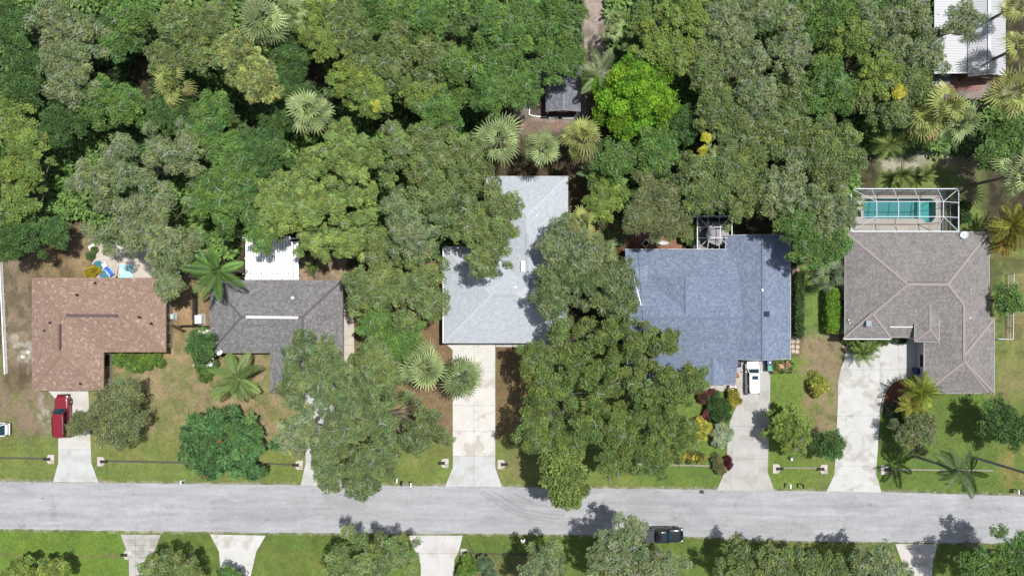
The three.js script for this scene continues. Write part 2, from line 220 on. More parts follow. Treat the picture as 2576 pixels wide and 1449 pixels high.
{ // brick patio with two materials
  const brickTex = texture(512, 512, (i, j) => { const u = i / 512 * 3, v = j / 512 * 3, row = Math.floor(v / 0.1), x = u + (row % 2) * 0.1, col = Math.floor(x / 0.2), e = Math.min((x / 0.2) % 1, 1 - (x / 0.2) % 1) * 0.2 < 0.008 || Math.min((v / 0.1) % 1, 1 - (v / 0.1) % 1) * 0.1 < 0.008; const t = e ? 0.6 : 0.8 + 0.5 * hash(col, row, 4); return [t * 0.8, t * 0.74, t * 0.72]; });
  brickTex.repeat.set(1 / 3, 1 / 3);
  paving('brick_patio', 'pinkish brick patio behind the blue roofed house', 'patio', [1562, 540, 1716, 552, 1716, 640, 1562, 640], std(A(190, 146, 124), 0.95, { map: brickTex }), { cx: [1640] });
  paving('brick_patio', 'pink brick terrace in front of the white metal roofed building', 'patio', [2394, 190, 2478, 190, 2470, 228, 2394, 226], std(A(206, 158, 150), 0.95, { map: brickTex }), { cx: [2420, 2448], cy: [214] });
  const mat = [A(214, 196, 170), A(226, 212, 190), A(198, 178, 152), A(220, 205, 190)].map((c) => std(c, 0.95, { bumpMap: grainBump, bumpScale: 0.01 }));
  const w = thing('stone_path', 'path of pale flagstones along the right side of the blue roofed house', 'path', P(2003, 790), null, 'structure'), r = RNG(5);
  part('bed', slab(pxs([1990, 672, 2012, 672, 2016, 892, 1990, 892]), 0.004, 0.02), std(A(140, 120, 96), 1), w);
  for (let y = 674; y < 890; y += 12) for (let x = 1990; x < 2012; x += 11) { const q = [], c = P(x + 5 + r() * 2, y + 5 + r() * 2), n = 6, a0 = r() * 6; for (let k = 0; k < n; k++) { const a = a0 + k / n * 6.283, d = 0.25 + 0.09 * r(); q.push(V(c.x + Math.cos(a) * d, 0, c.z + Math.sin(a) * d)); } part('stone', slab(q, 0.006, 0.045 + r() * 0.015), mat[Math.floor(r() * 4)], w); }
}

// ---------------------------------------------------------------- roofs and houses
function shingles(seed, tones, spread, blot) {
  const t = texture(1024, 1024, (i, j) => {                                  // 9 m square: courses 0.14 m, tabs about 0.3 m
    const u = i / 1024 * 9, v = j / 1024 * 9, row = Math.floor(v / 0.1406), off = hash(row >> 1, 3, seed) * 0.3, col = Math.floor((u + off) / 0.3), n = 30, cc = ((col % n) + n) % n, rr = row % 64;
    const k = 0.6 * hash(cc, rr >> 1, seed) + 0.4 * hash(cc, rr, seed + 9), k2 = hash(cc, rr, seed + 1), vv = (v / 0.1406) % 1, a = tones[Math.floor(k * tones.length)];
    let s = 1 + spread * (k2 - 0.5) + 0.22 * (hash(i, j, seed + 2) - 0.5) + blot * (0.6 * fbm(u * 0.7, v * 0.7, seed + 5, 3) + 0.4 * fbm(u * 2.2, v * 0.45, seed + 6, 3) - 0.5);
    s *= 1.06; if (vv < 0.13) s *= 0.82; if (((u + off) / 0.3) % 1 < 0.05) s *= 0.9;
    return [a.r * s, a.g * s, a.b * s];
  });
  t.repeat.set(1 / 9, 1 / 9); return std(0xffffff, 0.95, { map: t, bumpMap: grainBump, bumpScale: 0.004 });
}
const roofBrown = shingles(3, [A(162, 134, 119), A(167, 139, 124), A(172, 144, 128), A(180, 152, 136), A(200, 174, 156)], 0.2, 0.1);
const roofDark = shingles(7, [A(144, 142, 143), A(132, 130, 132), A(155, 153, 154), A(139, 137, 139)], 0.25, 0.4);
const roofSilver = shingles(9, [A(212, 220, 229), A(206, 215, 226), A(217, 223, 230), A(202, 212, 224), A(222, 226, 231)], 0.1, 0.08);
const roofBlue = shingles(15, [A(122, 138, 164), A(130, 145, 171), A(137, 152, 177), A(145, 159, 182), A(154, 168, 189)], 0.18, 0.12);
const roofTaupe = shingles(21, [A(152, 147, 145), A(143, 138, 137), A(161, 156, 153), A(147, 142, 141)], 0.2, 0.62);
const roofShed = shingles(27, [A(138, 142, 152), A(126, 130, 140), A(148, 151, 160)], 0.22, 0.3);

function roofSheet(faces) {                                                  // each face: points in order, the first two along the eave
  const pos = [], uv = [];
  for (const f of faces) {
    const a = f[0], u = V(f[1].x - a.x, 0, f[1].z - a.z).normalize(), flat = f.map((p) => new THREE.Vector2(p.x, p.z));
    let n = V(0, 0, 0); for (let i = 1; i + 1 < f.length; i++) n.add(f[i].clone().sub(a).cross(f[i + 1].clone().sub(a)));
    n.normalize(); if (n.y < 0) n.negate(); const v = n.clone().cross(u).normalize(); if (v.y < 0) v.negate();
    for (const t of THREE.ShapeUtils.triangulateShape(flat, [])) { let q = t.map((k) => f[k]); if (q[1].clone().sub(q[0]).cross(q[2].clone().sub(q[0])).y < 0) q = [q[0], q[2], q[1]]; for (const p of q) { pos.push(p.x, p.y, p.z); const d = p.clone().sub(a); uv.push(d.dot(u) + a.x * 0.37, d.dot(v) + a.z * 0.61); } }
  }
  const g = new THREE.BufferGeometry(); g.setAttribute('position', new THREE.Float32BufferAttribute(pos, 3)); g.setAttribute('uv', new THREE.Float32BufferAttribute(uv, 2)); g.computeVertexNormals(); return g;
}
function capBeam(p, q, w = 0.3, h = 0.03) { return beam(p.clone().add(V(0, 0.008, 0)), q.clone().add(V(0, 0.008, 0)), w, h); }
function fascia(pts, drop = 0.2, t = 0.035) { return merge(pts.map((p, i) => beam(p.clone().add(V(0, -drop / 2 - 0.004, 0)), pts[(i + 1) % pts.length].clone().add(V(0, -drop / 2 - 0.004, 0)), t, drop))); }
// L-shaped hip roof: main block a, wing reaching to vb with inner edge at bx; all survey units at eave height
function lHip({ name = 'house', label, a, bx, bz, pitch, he = 2.8, roof, wall, cap, trim, side = 'R', over = 0.45 }) {
  const [x0, y0, x1, y1] = a, south = bz > y1, share = side === 'R';
  const W0 = P(x0, y0, he), W1 = P(x1, y1, he), Wb = P(bx, bz, he);
  const fx = share ? 1 : -1, fz = south ? -1 : 1;
  const us = [W0.x * fx, W1.x * fx].sort((p, q) => p - q), vs = [W0.z * fz, W1.z * fz].sort((p, q) => p - q), ub = Wb.x * fx, vb = Wb.z * fz;
  const [u0, u1] = us, [v0, v1] = vs, hA = (v1 - v0) / 2, hB = Math.min((u1 - ub) / 2, hA - 0.01), vm = (v0 + v1) / 2;
  const Q = (u, v, h) => V(u * fx, he + h, v * fz);
  const p1 = Q(u0 + hA, vm, hA * pitch), p2 = Q(u1 - hA, vm, hA * pitch), p3 = Q(u1 - hB, v0 + hB, hB * pitch), p4 = Q(u1 - hB, vb + hB, hB * pitch);
  const A0 = Q(u0, v0, 0), B0 = Q(u0, v1, 0), C0 = Q(u1, v1, 0), D0 = Q(u1, vb, 0), E0 = Q(ub, vb, 0), F0 = Q(ub, v0, 0);
  const outline = [A0, B0, C0, D0, E0, F0], c = V((A0.x + C0.x) / 2, 0, (A0.z + C0.z) / 2);
  const g = thing(name, label, 'house', c);
  part('roof', roofSheet([[A0, B0, p1], [B0, C0, p2, p1], [C0, D0, p4, p3, p2], [D0, E0, p4], [E0, F0, p3, p4], [F0, A0, p1, p2, p3]]), roof, g);
  for (const [p, q] of [[A0, p1], [B0, p1], [p1, p2], [C0, p2], [p2, p3], [p3, p4], [D0, p4], [E0, p4]]) if (p.distanceTo(q) > 0.3) part('ridge_cap', capBeam(p, q), cap, g);
  part('fascia', fascia(outline), trim, g);
  part('soffit', slab(inset(outline, 0.02), he - 0.24, he - 0.2), M.white, g);
  part('wall', slab(inset(outline, over), 0, he - 0.24), wall, g);
  return { g, p1, p2, p3, p4, outline, he };
}
function ventPipe(px, py, h, r, m, g, tall = 0.35) { const p = P(px, py, h); part('vent_pipe', merge([cyl(r, r * 0.9, tall, p.x, p.y + tall / 2 - 0.1, p.z, 10), cyl(r * 2, r * 1.2, 0.06, p.x, p.y, p.z, 10)]), m, g); }
const stucco = (r, g, b) => std(A(r, g, b), 0.95, { bumpMap: grainBump, bumpScale: 0.01 });

// house 1: brown
{
  const h = lHip({ label: 'L shaped house with mottled brown shingle roof at the far left', a: [78, 699, 416, 886], bx: 259, bz: 983, side: 'L', pitch: 0.34, roof: roofBrown, wall: stucco(196, 186, 166), cap: std(A(164, 138, 118), 0.95), trim: std(A(170, 120, 90), 0.8) });
  const vent = std(A(112, 92, 96), 0.7);
  part('ridge_vent', beam(P(165, 793, 4.66), P(294, 794, 4.66), 0.34, 0.1), vent, h.g); part('ridge_vent', beam(P(148, 816, 4.62), P(148, 881, 4.62), 0.26, 0.1), vent, h.g);
  for (const [x, y, hh] of [[191, 742, 4.0], [237, 712, 3.2], [124, 812, 4.0], [110, 832, 3.6], [348, 798, 4.5], [378, 814, 3.9], [200, 985 - 20, 3.2]]) ventPipe(x, y, hh, 0.09, M.dark, h.g);
  const wx = h.outline.reduce((m, p) => Math.max(m, p.x), -1e9) - 0.45;
  const win = (z, w, y, hh) => { const f = part('window', box(0.08, hh + 0.14, w + 0.14, wx + 0.02, y, z), M.white, h.g); const q = box(0.04, hh, w, wx + 0.062, y, z); const o = h.g.position; q.translate(-o.x, -o.y, -o.z); mesh('pane', q, M.glass, f); };
  win(P(0, 800).z, 1.0, 1.5, 1.0); win(P(0, 850).z, 1.4, 1.5, 1.1);
  const ix = P(259, 0, 2.8).x - 0.45; for (const z of [905, 935]) part('window', box(0.06, 1.2, 1.5, ix + 0.02, 1.4, P(0, z).z), M.glass, h.g);
}
// house 2: dark grey
{
  const h = lHip({ label: 'L shaped house with dark grey shingle roof and white ridge vent', a: [527, 705, 861, 888], bx: 679, bz: 989, pitch: 0.34, roof: roofDark, wall: stucco(190, 186, 178), cap: std(A(116, 111, 112), 0.95), trim: std(A(150, 146, 142), 0.7) });
  part('ridge_vent', beam(P(618, 798, 4.66), P(749, 799, 4.66), 0.3, 0.1), M.white, h.g);
  ventPipe(735, 749, 3.7, 0.1, M.white, h.g); ventPipe(727, 722, 3.2, 0.06, M.steel, h.g, 0.5); ventPipe(538, 826, 2.95, 0.05, M.white, h.g, 0.8); 
}
// house 3: silver
{
  const h = lHip({ label: 'house with pale silver blue shingle roof at the centre of the photo', a: [1116, 620, 1429, 863], bx: 1223, bz: 443, pitch: 0.33, roof: roofSilver, wall: stucco(214, 208, 198), cap: std(A(224, 229, 234), 0.95), trim: std(A(232, 228, 224), 0.6) });
  const vent = std(A(198, 206, 214), 0.8);
  part('ridge_vent', beam(P(1327, 587, 4.62), P(1327, 690, 4.62), 0.36, 0.09), vent, h.g); part('ridge_vent', beam(P(1240, 742, 4.94), P(1300, 742, 4.94), 0.36, 0.09), vent, h.g);
  const sk = P(1316, 670, 4.5); part('skylight', rbox(0.55, 0.14, 1.4, 0.03, sk.x, sk.y + 0.05, sk.z), M.white, h.g);
  const vb = P(1343, 735, 4.3); part('roof_vent', merge([rbox(0.5, 0.28, 0.9, 0.05, vb.x, vb.y + 0.1, vb.z), box(0.6, 0.04, 1.3, vb.x, vb.y, vb.z)]), M.white, h.g);
  ventPipe(1296, 723, 4.6, 0.09, M.white, h.g); ventPipe(1351, 542, 4.0, 0.09, M.white, h.g);
  const gd = P(1192, 866, 0); part('garage_door', merge([0, 1, 2, 3].map((k) => box(4.9, 0.52, 0.05, gd.x, 0.3 + k * 0.54, gd.z - 0.42))), M.white, h.g);
  part('gutter', beam(P(1114.5, 621, 2.72), P(1114.5, 863, 2.72), 0.12, 0.1), M.white, h.g);
}
// house 4: blue, several gables
{
  const g = thing('house', 'large house with blue grey shingle roof, gables and a roof aerial', 'house', P(1760, 790));
  const cap = std(A(128, 143, 168), 0.95), wall = stucco(206, 200, 192), trim = M.white;
  const gable = (x0, y0, x1, y1, axis, he, pitch, name = 'roof', ends = [1, 1]) => {   // survey units at eave height
    const a = P(x0, y0, he), b = P(x1, y1, he), hz = axis === 'x' ? (b.z - a.z) / 2 : (b.x - a.x) / 2, hr = he + hz * pitch;
    const r0 = axis === 'x' ? V(a.x, hr, (a.z + b.z) / 2) : V((a.x + b.x) / 2, hr, a.z), r1 = axis === 'x' ? V(b.x, hr, (a.z + b.z) / 2) : V((a.x + b.x) / 2, hr, b.z);
    const c00 = V(a.x, he, a.z), c10 = V(b.x, he, a.z), c11 = V(b.x, he, b.z), c01 = V(a.x, he, b.z);
    part(name, roofSheet(axis === 'x' ? [[c00, c10, r1, r0], [c01, c11, r1, r0]] : [[c00, c01, r1, r0], [c10, c11, r1, r0]]), roofBlue, g);
    part('ridge_cap', capBeam(r0, r1, 0.28, 0.05), cap, g);
    const tri = (p, q, r) => { const t = new THREE.BufferGeometry().setFromPoints([p, q, r]); t.computeVertexNormals(); t.setAttribute('uv', new THREE.Float32BufferAttribute([0, 0, 1, 0, 0, 1], 2)); return t; };
    const e = axis === 'x' ? [[c00, c01, r0], [c10, c11, r1]] : [[c00, c10, r0], [c01, c11, r1]], d = axis === 'x' ? V(0.3, -0.12, 0) : V(0, -0.12, 0.3);
    e.forEach((q, i) => { if (!ends[i]) return; const s = i ? d.clone().multiply(V(-1, 1, -1)) : d; part('gable_wall', tri(...q.map((p) => p.clone().add(s))), wall, g); for (const k of [0, 1]) part('rake_board', beam(q[k].clone().add(V(0, -0.09, 0)), q[2].clone().add(V(0, -0.09, 0)), 0.04, 0.16), name === 'garage_roof' ? trim : cap, g); });
    for (const [p, q] of axis === 'x' ? [[c00, c10], [c01, c11]] : [[c00, c01], [c10, c11]]) part('fascia', beam(p.clone().add(V(0, -0.1, 0)), q.clone().add(V(0, -0.1, 0)), 0.05, 0.18), name === 'porch_roof' || name === 'cross_gable' ? cap : trim, g);
    return { r0, r1, hr };
  };
  gable(1606, 627, 1850, 968, 'x', 2.8, 0.36);
  gable(1573, 627, 1640, 966, 'x', 2.68, 0.36, 'side_roof', [1, 0]);
  gable(1826, 592, 1990, 903, 'z', 2.75, 0.38, 'garage_roof');
  gable(1756, 812, 1826, 968, 'z', 3.5, 0.36, 'porch_roof', [0, 1]);
  gable(1622, 697, 1812, 800, 'z', 4.02, 0.36, 'cross_gable', [1, 0]);
  part('wall', slab(inset(pxs([1573, 627, 1826, 627, 1826, 592, 1990, 592, 1990, 903, 1826, 903, 1826, 966, 1606, 966, 1606, 925, 1573, 925], 2.8), 0.4), 0, 2.3), wall, g);
  const wallTri = P(1756, 968, 3.5); part('porch_wall', slab(inset(pxs([1757, 850, 1825, 850, 1825, 966, 1757, 966], 3.4), 0.05), 2.2, 3.38), stucco(150, 160, 176), g);
  const sk = P(1927, 790, 4.2); const s1 = part('skylight', rbox(0.95, 0.12, 0.7, 0.03, sk.x, sk.y + 0.05, sk.z), M.dark, g); const sg = box(0.75, 0.03, 0.5, sk.x, sk.y + 0.12, sk.z); sg.translate(-g.position.x, -g.position.y, -g.position.z); mesh('pane', sg, M.glassBlue, s1);
  ventPipe(1919, 730, 4.5, 0.09, M.white, g); 
  part('gutter', beam(P(1828, 884, 2.95), P(1860, 884, 2.95), 0.16, 0.1), M.white, g);
  const tv = P(1620, 792, 4.3); part('roof_vent', merge([cyl(0.22, 0.3, 0.35, tv.x, tv.y + 0.15, tv.z, 14), new THREE.SphereGeometry(0.3, 14, 8).scale(1, 0.6, 1).translate(tv.x, tv.y + 0.35, tv.z)]), M.white, g);
  const gz = P(0, 903, 2.75).z - 0.5, gx = P(1890, 0).x; part('garage_door', merge([0, 1, 2, 3].map((k) => box(4.8, 0.5, 0.05, gx, 0.28 + k * 0.52, gz + 0.12))), M.white, g);
  // aerial
  const an = thing('aerial', 'white television aerial with many rods above the left gable of the blue roof', 'aerial', P(1602, 724, 5.2)), a0 = P(1590, 679, 5.4), a1 = P(1614, 769, 5.4), dir = a1.clone().sub(a0).normalize(), side = V(dir.z, 0, -dir.x);
  part('boom', beam(a0, a1, 0.09, 0.06), M.white, an); const mid = a0.clone().lerp(a1, 0.55); part('mast', cyl(0.04, 0.04, 2.6, mid.x, 4.2, mid.z, 8), M.galv, an);
  for (let k = 0; k < 12; k++) { const p = a0.clone().lerp(a1, k < 8 ? k * 0.05 : 0.45 + (k - 8) * 0.13), L = k < 8 ? 2.3 - k * 0.1 : 0.6; part('rod', beam(p.clone().addScaledVector(side, k < 8 ? -0.05 : -L / 2), p.clone().addScaledVector(side, k < 8 ? L : L / 2), 0.014, 0.014), M.galv, an); }
}
// house 5: taupe
{
  const cap = std(A(182, 171, 165), 0.95), p = 0.34, he = 2.8;
  const h = lHip({ label: 'house with brown grey hip roof and pale ridge lines, behind it the pool cage', a: [2127, 583, 2491, 849], bx: 2327, bz: 990, pitch: p, roof: roofTaupe, wall: stucco(206, 208, 208), cap, trim: M.white });
  const u = 0.0524, g = h.g, q = (x, y, z) => { const w = P(x, y, he); w.y = z; return w; };
  // widened lower wing on the right
  const A1 = q(2504, 801, he), A2 = q(2504, 990, he), hr = he + 82 * u * p + 0.05, R1 = q(2409, 892, hr), R2 = q(2409, 906, hr);
  part('roof', roofSheet([[A1, A2, R2, R1], [A1, q(2490, 801, he + 0.02), R1], [A2, q(2480, 990, he + 0.02), R2]]), roofTaupe, g);
  part('ridge_cap', capBeam(A1, R1, 0.3), cap, g); part('ridge_cap', capBeam(A2, R2, 0.3), cap, g);
  part('fascia', fascia([A1, A2, q(2470, 990, he), q(2470, 801, he)]), M.white, g);
  // bay at the lower left
  const ap = q(2184, 787, he + 62 * u * p + 0.1); part('roof', roofSheet([[q(2123, 852, he + 0.02), q(2244, 852, he + 0.02), ap], [q(2244, 852, he + 0.02), q(2250, 790, he + 59 * u * p + 0.01), ap]]), roofTaupe, g);
  part('ridge_cap', capBeam(q(2123, 852, he + 0.03), ap, 0.28), cap, g); part('ridge_cap', capBeam(q(2244, 852, he + 0.03), ap, 0.28), cap, g); part('gutter', beam(q(2123, 853, he - 0.06), q(2244, 853, he - 0.06), 0.12, 0.12), M.white, g);
  part('gutter', beam(q(2234, 822, he + 0.62), q(2290, 822, he + 0.62), 0.1, 0.1), M.white, g);
  // raised entry
  const e0 = 3.6, t = (x, y, z) => { const w = P(x, y, e0); w.y = z; return w; }, r = 31 * u * 0.4, T0 = t(2303, 765, e0 + 0.1), T1 = t(2303, 860, e0), T2 = t(2365, 860, e0), T3 = t(2365, 765, e0 + 0.1), ra = t(2334, 765, e0 + r), rb = t(2334, 829, e0 + r);
  part('entry_roof', roofSheet([[T0, T1, rb, ra], [T1, T2, rb], [T2, T3, ra, rb]]), roofTaupe, g);
  for (const [a, b] of [[ra, rb], [T1, rb], [T2, rb]]) part('ridge_cap', capBeam(a, b, 0.22), cap, g);
  part('fascia', fascia([T0, T1, T2, T3], 0.16), M.white, g); part('entry_wall', slab(inset([T0, T1, T2, T3], 0.18), 0, e0 - 0.1), stucco(205, 206, 206), g);
  part('ridge_vent', beam(P(2287, 709, 5.12), P(2382, 710, 5.12), 0.14, 0.08), std(A(140, 128, 122), .9), g);
  const sk = P(2187, 814, 3.95); part('skylight', rbox(0.7, 0.1, 0.75, 0.03, sk.x, sk.y, sk.z), std(A(168, 190, 205), 0.2), g);
  ventPipe(2440, 800, 3.7, 0.1, M.white, g); ventPipe(2139, 813, 3.2, 0.05, M.white, g, .2); ventPipe(2137, 805, 3.2, 0.05, M.white, g, .2);
  const wz = P(2132, 775).z; part('window', box(0.08, 1.1, 2.2, P(2127, 0, he).x + 0.42, 1.5, wz), M.glass, g);
  part('garage_window', box(0.06, 0.9, 1.6, P(2327, 0, he).x + 0.43, 1.6, P(0, 905).z), M.glass, g);
}
// shed
{
  const g = thing('shed', 'small red garden shed with grey gable roof in the woods', 'shed', P(1414, 245));
  const x0 = P(1376, 0).x, x1 = P(1452, 0).x, z0 = P(0, 185).z, z1 = P(0, 285.5).z, xm = (x0 + x1) / 2, he = 2.2, hr = 2.95, o = 0.28;
  part('wall', box(x1 - x0, 2.2, z1 - z0, xm, 1.1, (z0 + z1) / 2), std(A(120, 36, 34), 0.8, { bumpMap: grainBump, bumpScale: 0.01 }), g);
  const a = V(x0 - o, he, z0 - o), b = V(x0 - o, he, z1 + o), c = V(x1 + o, he, z1 + o), d = V(x1 + o, he, z0 - o), r0 = V(xm, hr, z0 - o), r1 = V(xm, hr, z1 + o);
  part('roof', roofSheet([[a, b, r1, r0], [d, c, r1, r0]]), roofShed, g); part('ridge_cap', capBeam(r0, r1, 0.2, 0.04), std(A(168, 170, 176), 0.9), g);
  for (const [p, q] of [[b, r1], [c, r1]]) part('rake_board', beam(p.clone().add(V(0, -0.06, 0)), q.clone().add(V(0, -0.06, 0)), 0.04, 0.12), std(A(180, 180, 182), .7), g);
  for (const x of [x0 + 0.06, x1 - 0.06]) part('corner_trim', box(0.14, 2.2, 0.06, x, 1.1, z1 + 0.02), M.white, g);
  const w = part('window', box(1.25, 0.95, 0.06, xm, 1.35, z1 + 0.02), M.white, g), pn = box(1.05, 0.75, 0.02, xm, 1.35, z1 + 0.055); pn.translate(-g.position.x, 0, -g.position.z); mesh('pane', pn, std(0x9a9a94, 0.3), w);
}
// white metal-roofed building, top right
{
  const g = thing('outbuilding', 'building with white ribbed metal roof at the top right', 'building', P(2450, 90));
  const m = std(A(222, 224, 230), 0.55), he = 2.6, hr = 3.5, top = -40, c = (x, y, h) => P(x, y, h);
  const a = c(2437, 191, he), b = c(2532, 189, he), r1 = c(2491, 185, hr), a0 = c(2437, top, he), b0 = c(2532, top, he), r0 = c(2491, top, hr); r0.x = r1.x; a0.x = a.x; b0.x = b.x;
  const run = (p0, p1, q0, q1, name) => { const n = 34; part(name, roofSheet([[p0, p1, q1, q0]]), m, g); for (let k = 0; k < n; k++) { const t = (k + 0.5) / n; const p = p0.clone().lerp(p1, t), q = q0.clone().lerp(q1, t); part('roof_rib', beam(p.add(V(0, 0.02, 0)), q.add(V(0, 0.02, 0)), 0.05, 0.04), m, g); } };
  run(a0, a, r0, r1, 'roof'); run(b0, b, r0, r1, 'roof'); part('ridge_cap', capBeam(r0, r1, 0.42, 0.06), std(A(206, 212, 222), .45, { metalness: .2 }), g);
  const k0 = c(2352, top, 2.3), k1 = c(2352, 184, 2.3), l0 = a0.clone().add(V(0.1, -0.12, 0)), l1 = V(l0.x, l0.y, c(0, 184, 2.4).z); k1.z = l1.z; run(k0, k1, l0, l1, 'carport_roof'); part('fascia', beam(k1, l1, 0.06, 0.16), M.white, g);
  for (const [p, q] of [[a, r1], [b, r1]]) part('rake_board', beam(p.clone().add(V(0, -0.08, 0.02)), q.clone().add(V(0, -0.08, 0.02)), 0.04, 0.16), M.white, g);
  const wz = c(0, 204, 0).z; part('wall', slab([V(a.x + 0.4, 0, c(0, top).z), V(b.x - 0.4, 0, c(0, top).z), V(b.x - 0.4, 0, wz), V(a.x + 0.4, 0, wz)], 0, 2.55), std(A(150, 120, 104), 0.9), g);
  for (let k = 0; k < 5; k++) part('siding_board', box(b.x - a.x - 0.9, 0.06, 0.03, (a.x + b.x) / 2, 0.5 + k * 0.4, wz + 0.015), std(A(128, 98, 84), .9), g);
  part('window', box(1.3, 0.9, 0.05, c(2478, 0, 1.5).x, 1.6, wz + 0.03), M.glass, g);
  for (const x of [2356, 2392, 2434]) part('post', box(0.12, 2.25, 0.12, c(x, 0, 1.2).x, 1.12, l1.z - 0.3), M.white, g);
  paving('patio', 'grey carport slab with a white edge beside the white metal roof', 'patio', [2345, 60, 2392, 60, 2392, 216, 2345, 216], (q, i) => (i ? concrete(226, 222, 218) : concrete(150, 150, 152)), { cy: [203] });
}
// pergola with white slats
{
  const g = thing('pergola', 'pergola roofed with white slats and leaf stained, behind the dark grey roof', 'pergola', P(685, 650)), he = 2.5, r = RNG(12);
  const stain = texture(128, 512, (i, j) => { const s = 0.8 * sm(0.67, 0.72, fbm(i / 30, j / 40, 88, 3)) * sm(0.45, 0.62, fbm(i / 60, j / 90, 14)), v = 0.94 + 0.12 * hash(i, j, 2); return [0.84 * v * (1 - s) + 0.16 * s, 0.84 * v * (1 - s) + 0.10 * s, 0.83 * v * (1 - s) + 0.07 * s]; });
  const mats = [0, 0.25, 0.5, 0.75].map((o) => { const t = stain.clone(); t.offset.set(o, o * 0.7); t.repeat.set(0.9, 0.24); return std(0xffffff, 0.7, { map: t }); });
  const n = 20, x0 = 616, x1 = 751, w = S((x1 - x0) / n, he);
  for (let k = 0; k < n; k++) { const top = k > 16 ? 608 : 594, a = P(x0 + (x1 - x0) * (k + 0.5) / n, top, he), b = P(0, 704, he); const L = b.z - a.z; const q = box(w - 0.075, 0.05, L, 0, 0, 0); const uv = q.attributes.uv, ps = q.attributes.position; for (let i = 0; i < uv.count; i++) uv.setXY(i, ps.getX(i), ps.getZ(i)); q.rotateZ((r() - 0.5) * 0.16).translate(a.x, he + (r() - .5) * 0.03, (a.z + b.z) / 2); part('slat', q, mats[k % 4], g); }
  for (const y of [600, 650, 700]) part('beam', beam(P(614, y, he - 0.14), P(753, y, he - 0.14), 0.1, 0.18), M.white, g);
  for (const x of [618, 749]) for (const y of [600, 690]) { const p = P(x, y, he / 2); part('post', box(0.12, he - 0.2, 0.12, p.x, he / 2 - 0.1, p.z), M.white, g); }
}
// screened cages
const screenMat = (o) => new THREE.MeshStandardMaterial({ color: 0x16181a, roughness: 0.9, transparent: true, opacity: o, side: THREE.DoubleSide });
const screenTop = screenMat(0.1), screenSide = screenMat(0.72);
const quad = (a, b, c, d) => { const g = new THREE.BufferGeometry().setFromPoints([a, b, c, a, c, d]); g.setAttribute('uv', new THREE.Float32BufferAttribute([0, 0, 1, 0, 1, 1, 0, 0, 1, 1, 0, 1], 2)); g.computeVertexNormals(); return g; };
function cage(label, p, ex, ez, fx, fz, vx, he, hf, openSouth) {               // outer eave, flat top, vertical lines; survey units at their heights
  const g = thing('screen_cage', label, 'pool cage', p), E = (x, y) => P(x, y, he), F = (x, y) => P(x, y, hf), frame = std(0xaab2b8, 0.5), w = 0.075;
  const B = (a, b, k = w) => part('beam', beam(a, b, k, k), frame, g), Sc = (a, b, c, d, m) => part('screen_panel', quad(a, b, c, d), m, g);
  const xs = vx, n = xs.length, wx = (x) => { const q = F(x, 0).x; return q; };
  const at = (x, z, h) => V(x, h, z), zN = E(0, ez[0]).z, zS = E(0, ez[1]).z, fN = F(0, fz[0]).z, fS = F(0, fz[1]).z, xW = E(ex[0], 0).x, xE = E(ex[1], 0).x, fx0 = wx(xs[0]), fx1 = wx(xs[n - 1]);
  B(at(xW, zN, he), at(xE, zN, he), 0.12); B(at(xW, zS, he), at(xE, zS, he), 0.1); B(at(xW, zN, he), at(xW, zS, he), 0.12); B(at(xE, zN, he), at(xE, zS, he), 0.12);
  B(at(xW, fN, he + 0.1), at(fx0, fN, hf)); B(at(xW, fS, he + 0.1), at(fx0, fS, hf)); B(at(fx1, fN, hf), at(xE, fN, he + 0.1)); B(at(fx1, fS, hf), at(xE, fS, he + 0.1));
  B(at(fx0, fN, hf), at(fx1, fN, hf)); B(at(fx0, fS, hf), at(fx1, fS, hf));
  for (const x of xs) { const q = wx(x); B(at(q, zN, he), at(q, fN, hf)); B(at(q, fN, hf), at(q, fS, hf)); B(at(q, fS, hf), at(q, zS, he)); B(at(q, 0 + zN, 0), at(q, zN, he)); }
  for (const [x, fq] of [[xW, fx0], [xE, fx1]]) for (const [z, f] of [[zN, fN], [zS, fS]]) B(at(x, z, he), at(fq, f, hf), 0.07);
  for (const x of [xW, xE]) for (const z of [zN, fN, fS, zS]) B(at(x, z, 0), at(x, z, he));
  for (const x of [xW, xE]) B(at(x, zN, 0.9), at(x, zS, 0.9), 0.06); B(at(xW, zN, 0.9), at(xE, zN, 0.9), 0.06);
  const cols = [xW, ...xs.map(wx), xE], rows = [zN, fN, fS, zS];
  const hgt = (i, j) => (i === 0 || i === cols.length - 1 || j === 0 || j === 3 ? he : hf);
  for (let i = 0; i + 1 < cols.length; i++) for (let j = 0; j < 3; j++) Sc(at(cols[i], rows[j], hgt(i, j)), at(cols[i + 1], rows[j], hgt(i + 1, j)), at(cols[i + 1], rows[j + 1], hgt(i + 1, j + 1)), at(cols[i], rows[j + 1], hgt(i, j + 1)), screenTop);
  for (const x of [xW, xE]) for (let j = 0; j < 3; j++) Sc(at(x, rows[j], 0.05), at(x, rows[j + 1], 0.05), at(x, rows[j + 1], he), at(x, rows[j], he), screenSide);
  for (let i = 0; i + 1 < cols.length; i++) Sc(at(cols[i], zN, 0.05), at(cols[i + 1], zN, 0.05), at(cols[i + 1], zN, he), at(cols[i], zN, he), screenSide);
  return g;
}
cage('white framed screen cage over the swimming pool', P(2278, 528), [2142, 2413], [475, 582], [0, 0], [507, 545], [2207, 2262, 2315, 2375], 2.6, 3.9);
cage('small white framed screen porch behind the blue roofed house', P(1796, 584), [1755, 1842], [544, 629], [0, 0], [571, 598], [1784, 1813], 2.5, 3.2);
